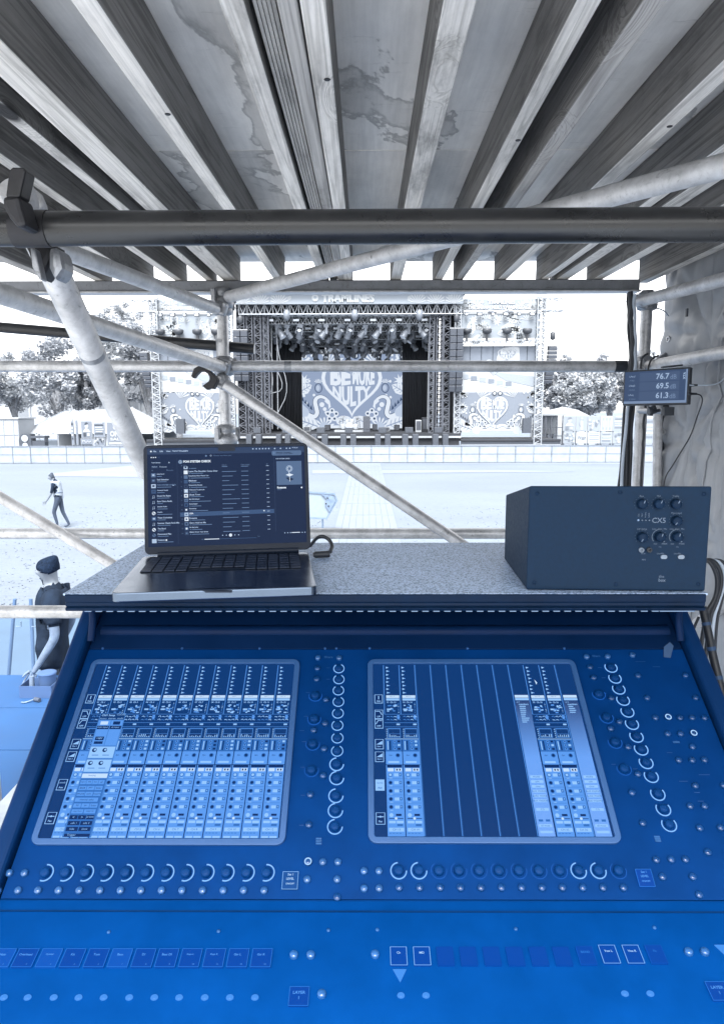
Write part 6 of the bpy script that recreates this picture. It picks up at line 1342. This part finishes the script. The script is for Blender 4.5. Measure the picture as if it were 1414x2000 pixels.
for zz in (.7, 1.4, 2.1): g = MB(); g.box(((x0_ + x1_) / 2, Y + .1, zz), (x1_ - x0_, .08, .07)); part('rail', g, m_truss_dark, sh)
for k in range(4): g = MB(); g.box((x0_ + (x1_ - x0_) * (k + .5) / 4, Y + 1.6, .9), ((x1_ - x0_) / 4 * .7, .5, 1.2)); part('rack', g, m_case, sh)
x, z = pz(1100, 806, 66); t = thing('domed_tent', 'pale domed tent roof showing between the trees and posters', 'tent', (x, 66, 0)); g = MB(); g.lathe((x, 66, 0), (0, 0, 1), [(2.9, 0), (2.9, z - .9), (2.4, z - .3), (1.3, z + .25), (.2, z + .5)], 20); part('canopy', g, m_canvas, t); g = MB(); g.box((x, 63.08, 1), (1.3, .06, 2)); part('door', g, m_case, t)
# framed pale panel on the field just beyond the laptop
Y = 21; fr = Frame(P(630, 988, Y), (1, 0, 0), (0, 0, 1)); k = Y / FPX
q = lambda x, y: ((x - 630) * k, (988 - y) * k)
pn = thing('framed_panel', 'pale framed equipment panel with a dark hinge plate standing on the field beyond the laptop', 'panel', P(640, 1016, Y))
out = [q(560, 958), q(654, 964), q(659, 977), q(638, 1013), q(560, 1011)]
g = MB(); g.prism(fr, out, -.02, 0); part('sheet', g, m_panel, pn); g = MB(); g.stroke(fr, out, .05, .012, 0, True); g.stroke(fr, out, .05, .03, 0, True); part('frame', g, m_hinge, pn, solid=.01)
g = MB(); g.prism(fr, [q(628, 964), q(652, 968), q(656, 978), q(644, 1000), q(640, 994), q(635, 985), q(638, 974)], .03, .06); part('hinge_plate', g, m_hinge, pn)
for p in ((640, 972), (637, 983), (642, 988)): g = MB(); g.lathe(fr(*q(*p), .06), fr.n, [(.025, 0), (.02, .02)], 8); part('bolt', g, m_black, pn)
for px in (590, 630):
    a = P(px, 1011, Y); g = MB(); g.tube([a, (a.x, Y + .1, 0)], .03, 6); part('leg', g, m_hinge, pn)

# ================================================================ NEAR FIELD: riser, box, stakes
Zr = HC - 2.42; ya, yb = PZ(50, 1575, Zr).y, PZ(50, 1318, Zr).y
rz = thing('low_riser', 'pale blue topped platform below the end of the console carrying the open box', 'platform', (-2.0, (ya + yb) / 2, 0))
for k in range(3):
    y0_, y1_ = ya + (yb - ya) * k / 3, ya + (yb - ya) * (k + 1) / 3
    g = MB(); g.box((-2.0, (y0_ + y1_) / 2, Zr - .02), (3.6, y1_ - y0_ - .012, .04)); part('top_board', g, m_riser, rz, bevel=.004)
for xx in (-3.7, -2, -.3):
    for yy in (ya + .1, yb - .1): g = MB(); g.box((xx, yy, (Zr - .04) / 2), (.08, .08, Zr - .04)); part('leg', g, m_barrier_post, rz)
g = MB(); g.box((-2.0, yb - .03, Zr - .16), (3.56, .04, .2)); part('skirt_rail', g, m_barrier_post, rz)
c = PZ(70, 1364, Zr); w = 63 / FPX * c.y * 1.03
bx = thing('open_box', 'small open carton with odds and ends on the pale platform', 'box', (c.x, c.y + .1, Zr)); hh = .105
for sx, sy, lx, ly in ((0, 0, w, .006), (0, .2, w, .006), (-w / 2, .1, .006, .2), (w / 2, .1, .006, .2)): g = MB(); g.box((c.x + sx, c.y + sy, Zr + .001 + hh / 2), (lx, ly, hh)); part('side', g, m_card, bx)
g = MB(); g.box((c.x, c.y + .1, Zr + .005), (w, .2, .006)); part('bottom', g, m_card, bx)
t = thing('tape_roll', 'pale round tub standing inside the open carton', 'tub', (c.x + .05, c.y + .11, Zr + .01)); g = MB(); g.lathe((c.x + .06, c.y + .11, Zr + .01), (0, 0, 1), [(.062, 0), (.072, .165), (.074, .17)], 20); part('tub', g, m_card, t); g = MB(); g.lathe((c.x + .06, c.y + .11, Zr + .178), (0, 0, 1), [(.076, 0), (.076, .012), (.05, .014)], 20); part('lid', g, m_card, t)
t = thing('tool_handle', 'dark tool handle sticking out of the open carton', 'tool', (c.x - .06, c.y + .08, Zr + .01)); g = MB(); g.tube([(c.x - .07, c.y + .08, Zr + .01), (c.x - .065, c.y + .09, Zr + .16)], [.024, .02], 10); part('handle', g, m_hinge, t)
t = thing('plug', 'small dark plug lying on the platform in front of the open carton', 'plug', PZ(66, 1366, Zr)); p = PZ(68, 1366, Zr + .02); g = MB(); g.tube([p, p + Vector((.05, -.02, 0))], .018, 10); part('body', g, m_boot, t); g = MB(); g.tube(smooth([p, p + Vector((-.06, -.05, -.01)), p + Vector((-.1, -.03, -.015))]), .006, 6); part('tail', g, m_hinge, t)
for lb, xa_, xb_ in (('leaning pale stake on the field beyond the platform', (29, 1200), (17, 1318)), ('pale stake with a small wire hook next to the man', (60, 1200), (66, 1318))):
    Y = 7.6; t = thing('stake', lb, 'stake', (P(*xb_, Y).x, Y, 0)); a, b = P(xa_[0], xa_[1] - 30, Y), P(*xb_, Y); d = (b - a); b2 = a + d * (a.z / (a.z - b.z)) if a.z > b.z else b
    g = MB(); g.tube([a, b2], .02, 8); part('post', g, m_wood_pale, t)
    g = MB(); g.tube([P(xa_[0] + 2, 1224, Y - .05), P(xa_[0] + 12, 1224, Y - .05), P(xa_[0] + 12, 1214, Y - .05)], .006, 6); part('hook', g, m_hinge, t)
# ================================================================ PEOPLE
def skin_body(nodes, edges, roots, level=2):
    me = bpy.data.meshes.new('body'); names = list(nodes)
    me.from_pydata([nodes[n][0] for n in names], [], []) if False else me.from_pydata([nodes[n][0] for n in names], [(names.index(a), names.index(b)) for a, b in edges], [])
    ob = bpy.data.objects.new('body', me); COL.objects.link(ob); ob.modifiers.new('skin', 'SKIN')
    sk = me.skin_vertices[0].data
    for i, n in enumerate(names):
        r = nodes[n][1]; sk[i].radius = r if isinstance(r, tuple) else (r, r); sk[i].use_root = n in roots
    s = ob.modifiers.new('sub', 'SUBSURF'); s.levels = level; s.render_levels = level
    dg = bpy.context.evaluated_depsgraph_get(); dg.update(); m2 = bpy.data.meshes.new_from_object(ob.evaluated_get(dg)); bpy.data.objects.remove(ob)
    return m2
def seg_dist(p, a, b):
    d = b - a; t = max(0, min(1, (p - a).dot(d) / max(d.length_squared, 1e-9))); return (p - a - d * t).length
def person(lb, loc, rotz, H, nodes, edges, roots, mats, regions, shells, hand_extra=()):
    """regions: material index by nearest bone; shells: (name, material, test(p, bone), offset, thickness) laid over the body"""
    t = thing('person', lb, 'person', loc); k = H / 1.8
    me = skin_body(nodes, edges, roots)
    bones = [(Vector(nodes[a][0]), Vector(nodes[b][0]), a, b) for a, b in edges]
    for m in mats: me.materials.append(m)
    near = []
    for p in me.polygons:
        c = p.center; bn = min(bones, key=lambda q: seg_dist(c, q[0], q[1])); near.append((bn[2], bn[3])); p.material_index = regions(c, (bn[2], bn[3])); p.use_smooth = True
    o = bpy.data.objects.new('body', me); COL.objects.link(o); o.parent = t; o.scale = (k,) * 3
    vn = [v.normal.copy() for v in me.vertices]
    for nm, m, test, off in shells:
        fs = [p for i, p in enumerate(me.polygons) if test(p.center, near[i])]
        if not fs: continue
        ids = {}; vs = []; ff = []
        for p in fs:
            q = []
            for v in p.vertices:
                if v not in ids:
                    co = me.vertices[v].co; d = off + (.12 if nm in ('beanie', 'hair') else .35) * off * noise.noise(co * 16); ids[v] = len(vs); vs.append(tuple(co + vn[v] * d))
                q.append(ids[v])
            ff.append(q)
        m3 = bpy.data.meshes.new(nm); m3.from_pydata(vs, [], ff); m3.materials.append(m)
        for p in m3.polygons: p.use_smooth = True
        s = bpy.data.objects.new(nm, m3); COL.objects.link(s); s.parent = t; s.scale = (k,) * 3
        md = s.modifiers.new('solid', 'SOLIDIFY'); md.thickness = off * .9; md.offset = -1
    t.rotation_euler = (0, 0, rotz); return t
def base_nodes():
    """1.8 m tall, facing -X, feet on z = 0"""
    n = {'pelvis': ((0, 0, .95), (.125, .155)), 'waist': ((0, 0, 1.10), (.105, .145)), 'chest': ((.0, 0, 1.30), (.125, .175)), 'collar': ((.01, 0, 1.45), (.085, .11)), 'neck': ((-.005, 0, 1.545), .052),
         'head': ((-.02, 0, 1.655), (.092, .08)), 'crown': ((-.005, 0, 1.725), (.088, .075)), 'jaw': ((-.07, 0, 1.595), (.046, .05)), 'nose': ((-.125, 0, 1.65), .013), 'brow': ((-.098, 0, 1.69), (.026, .05))}
    for s, sg in (('L', -1), ('R', 1)):
        n.update({'sh' + s: ((.0, sg * .19, 1.43), .06), 'el' + s: ((.02, sg * .235, 1.13), .043), 'wr' + s: ((-.04, sg * .235, .88), .028), 'pa' + s: ((-.055, sg * .235, .81), (.022, .04)),
                  'hip' + s: ((.0, sg * .10, .90), .092), 'kn' + s: ((-.01, sg * .11, .50), .062), 'an' + s: ((.02, sg * .11, .09), .042), 'ft' + s: ((-.07, sg * .115, .045), (.038, .045)), 'toe' + s: ((-.17, sg * .12, .035), (.028, .042)), 'ear' + s: ((.0, sg * .088, 1.645), (.012, .022))})
    return n
def base_edges():
    e = [('pelvis', 'waist'), ('waist', 'chest'), ('chest', 'collar'), ('collar', 'neck'), ('neck', 'head'), ('head', 'crown'), ('head', 'jaw'), ('head', 'nose'), ('crown', 'brow')]
    for s in 'LR': e += [('collar', 'sh' + s), ('sh' + s, 'el' + s), ('el' + s, 'wr' + s), ('wr' + s, 'pa' + s), ('pelvis', 'hip' + s), ('hip' + s, 'kn' + s), ('kn' + s, 'an' + s), ('an' + s, 'ft' + s), ('ft' + s, 'toe' + s), ('head', 'ear' + s)]
    return e
def fingers(n, e, s, d, side):
    """four unequal bent fingers and a thumb rooted inside the palm; d points along the hand, side across it"""
    p = Vector(n['pa' + s][0]); d = Vector(d).normalized(); a = Vector(side).normalized(); c = d.cross(a).normalized(); roots = []
    for i, (o, L_) in enumerate(((-.030, .070), (-.010, .080), (.010, .076), (.029, .060))):
        q = [p + a * o, p + a * o * 1.15 + d * .045, p + a * o * 1.2 + d * (.045 + L_ * .5) + c * .008, p + a * o * 1.2 + d * (.045 + L_ * .9) + c * .028]
        nm = [f'f{s}{i}{k}' for k in range(4)]
        for k in range(4): n[nm[k]] = (tuple(q[k]), (.0095, .009, .0085, .007)[k])
        for k in range(3): e.append((nm[k], nm[k + 1]))
        roots.append(nm[0])
    q = [p - a * .028 - d * .02, p - a * .055 + d * .015 + c * .012, p - a * .062 + d * .045 + c * .025]
    nm = [f't{s}{k}' for k in range(3)]
    for k in range(3): n[nm[k]] = (tuple(q[k]), (.013, .010, .008)[k])
    e += [(nm[0], nm[1]), (nm[1], nm[2])]; roots.append(nm[0]); return roots
HEADB = ('head', 'crown', 'jaw', 'nose', 'brow', 'earL', 'earR')
# --- far walker in a vest
n, e = base_nodes(), base_edges()
def setn(n, **k):
    for a, b in k.items(): n[a] = (b, n[a][1])
setn(n, chest=(-.04, 0, 1.29), collar=(-.07, 0, 1.42), neck=(-.125, 0, 1.50), head=(-.185, 0, 1.585), crown=(-.185, 0, 1.66), jaw=(-.215, 0, 1.515), nose=(-.29, 0, 1.555), brow=(-.265, 0, 1.60), earL=(-.165, -.088, 1.58), earR=(-.165, .088, 1.58),
     shL=(-.06, -.19, 1.40), shR=(-.06, .19, 1.40), elL=(-.12, -.25, 1.12), wrL=(-.27, -.24, .90), paL=(-.32, -.235, .845), elR=(.02, .25, 1.12), wrR=(-.08, .26, .90), paR=(-.10, .26, .83),
     knL=(-.13, -.11, .51), anL=(-.04, -.11, .12), ftL=(-.12, -.115, .06), toeL=(-.21, -.12, .035), knR=(.06, .11, .50), anR=(.24, .11, .10), ftR=(.17, .115, .055), toeR=(.08, .12, .03))
rt = ['pelvis'] + fingers(n, e, 'L', (-.5, 0, -.85), (1, .1, -.4)) + fingers(n, e, 'R', (-.2, 0, -1), (1, .1, -.1))
def reg1(c, b):
    if b[1] in HEADB or b[0] in ('neck',) : return 0
    if b[0][:2] in ('el', 'wr') or b[0][0] in 'ft' and b[0] not in ('ftL', 'ftR') and len(b[0]) > 2 and b[0][1] in 'LR': return 0
    if b[0] in ('anL', 'anR', 'ftL', 'ftR') : return 3
    if b[0] in ('pelvis', 'hipL', 'hipR', 'knL', 'knR') and c.z < 1.0: return 2
    return 1
Yp = 21.8; fx = P(118, 1031, Yp)
person('far person in pale vest and dark trousers walking with bowed head across the field', (fx.x, Yp, 0.0), R(4), 1.78, n, e, rt, [m_skin, m_tee, m_trouser, m_boot], reg1,
       [('vest', m_vest, lambda c, b: b[0] in ('pelvis', 'waist', 'chest', 'collar') and .86 < c.z < 1.47 and abs(c.y) < .205 and not b[1].startswith('hip'), .03),
        ('vest_band', m_vest_band, lambda c, b: b[0] in ('pelvis', 'waist', 'chest') and (.90 < c.z < .96 or 1.12 < c.z < 1.17) and not b[1].startswith('hip'), .042),
        ('hair', m_hair, lambda c, b: b[1] in HEADB and (c.z > 1.625 + (c.x + .185) * -.5 or (c.x > -.16 and c.z > 1.57)), .016)])
# --- near man in a beanie reaching down to the box
Ym = 6.45; SC = 1.86 / 1.8
zst = .43
st_ = thing('step_platform', 'low dark step behind the pale platform under the man', 'step', (-2.4, Ym + .1, 0)); g = MB(); g.box((-2.4, Ym + .15, zst - .02), (2.2, 1.0, .04)); part('tread', g, m_barrier_post, st_)
for xx in (-3.4, -1.4):
    for yy in (Ym - .25, Ym + .5): g = MB(); g.box((xx, yy, (zst - .04) / 2), (.06, .06, zst - .04)); part('leg', g, m_barrier_post, st_)
n, e = base_nodes(), base_edges()
ctr = P(98, 1100, Ym); mx = P(102, 1230, Ym).x
setn(n, waist=(.0, 0, 1.10), chest=(.02, 0, 1.30), collar=(.035, 0, 1.44), neck=(.02, 0, 1.53), head=(-.01, 0, 1.65), crown=(.015, 0, 1.72), jaw=(-.062, 0, 1.585), nose=(-.118, 0, 1.635), brow=(-.088, 0, 1.68),
     shL=(.075, -.20, 1.41), elL=(.13, -.27, 1.12), wrL=(-.01, -.34, .89), paL=(-.05, -.35, .825), shR=(.03, .19, 1.42), elR=(.10, .24, 1.14), wrR=(-.02, .26, .90), paR=(-.04, .26, .83), earL=(.01, -.085, 1.635), earR=(.01, .085, 1.635))
rt = ['pelvis'] + fingers(n, e, 'L', (-.45, -.1, -.9), (1, .1, -.3)) + fingers(n, e, 'R', (-.2, 0, -1), (1, .1, -.1))
def reg2(c, b):
    if b[1] in HEADB or b[0] == 'neck': return 0
    if (b[0][:2] == 'sh' and c.z < 1.22) or b[0][:2] in ('el', 'wr') or (b[0][0] in 'ft' and len(b[0]) > 2 and b[0][1] in 'LR' and b[0] not in ('ftL', 'ftR')): return 4
    if b[0] in ('anL', 'anR', 'ftL', 'ftR'): return 3
    if b[0] in ('hipL', 'hipR', 'knL', 'knR') or (b[0] == 'pelvis' and c.z < .9): return 2
    return 1
n['chest'] = (n['chest'][0], (.135, .185))
person('near man in dark beanie and loose dark T-shirt reaching down to the open box', (mx - .0, Ym, zst), R(3), 1.86, n, e, rt, [m_skin, m_tee, m_trouser, m_boot, m_skin2], reg2,
       [('shirt', m_tee, lambda c, b: (b[0] in ('waist', 'chest', 'collar', 'pelvis') and not b[1] == 'neck' and .80 < c.z < 1.49 and not b[1].startswith('hip')) or (b[1].startswith('hip') and c.z > .80) or (b[0][:2] == 'hi' and c.z > .80) or (b[0][:2] == 'sh' and c.z > 1.24), .024),
        ('beanie', m_beanie, lambda c, b: b[1] in HEADB and c.z > 1.655 + (c.x + .01) * -.28, .024),
        ('beard', m_hair, lambda c, b: b[1] == 'jaw' and c.z < 1.585 and c.x < -.035, .010)])
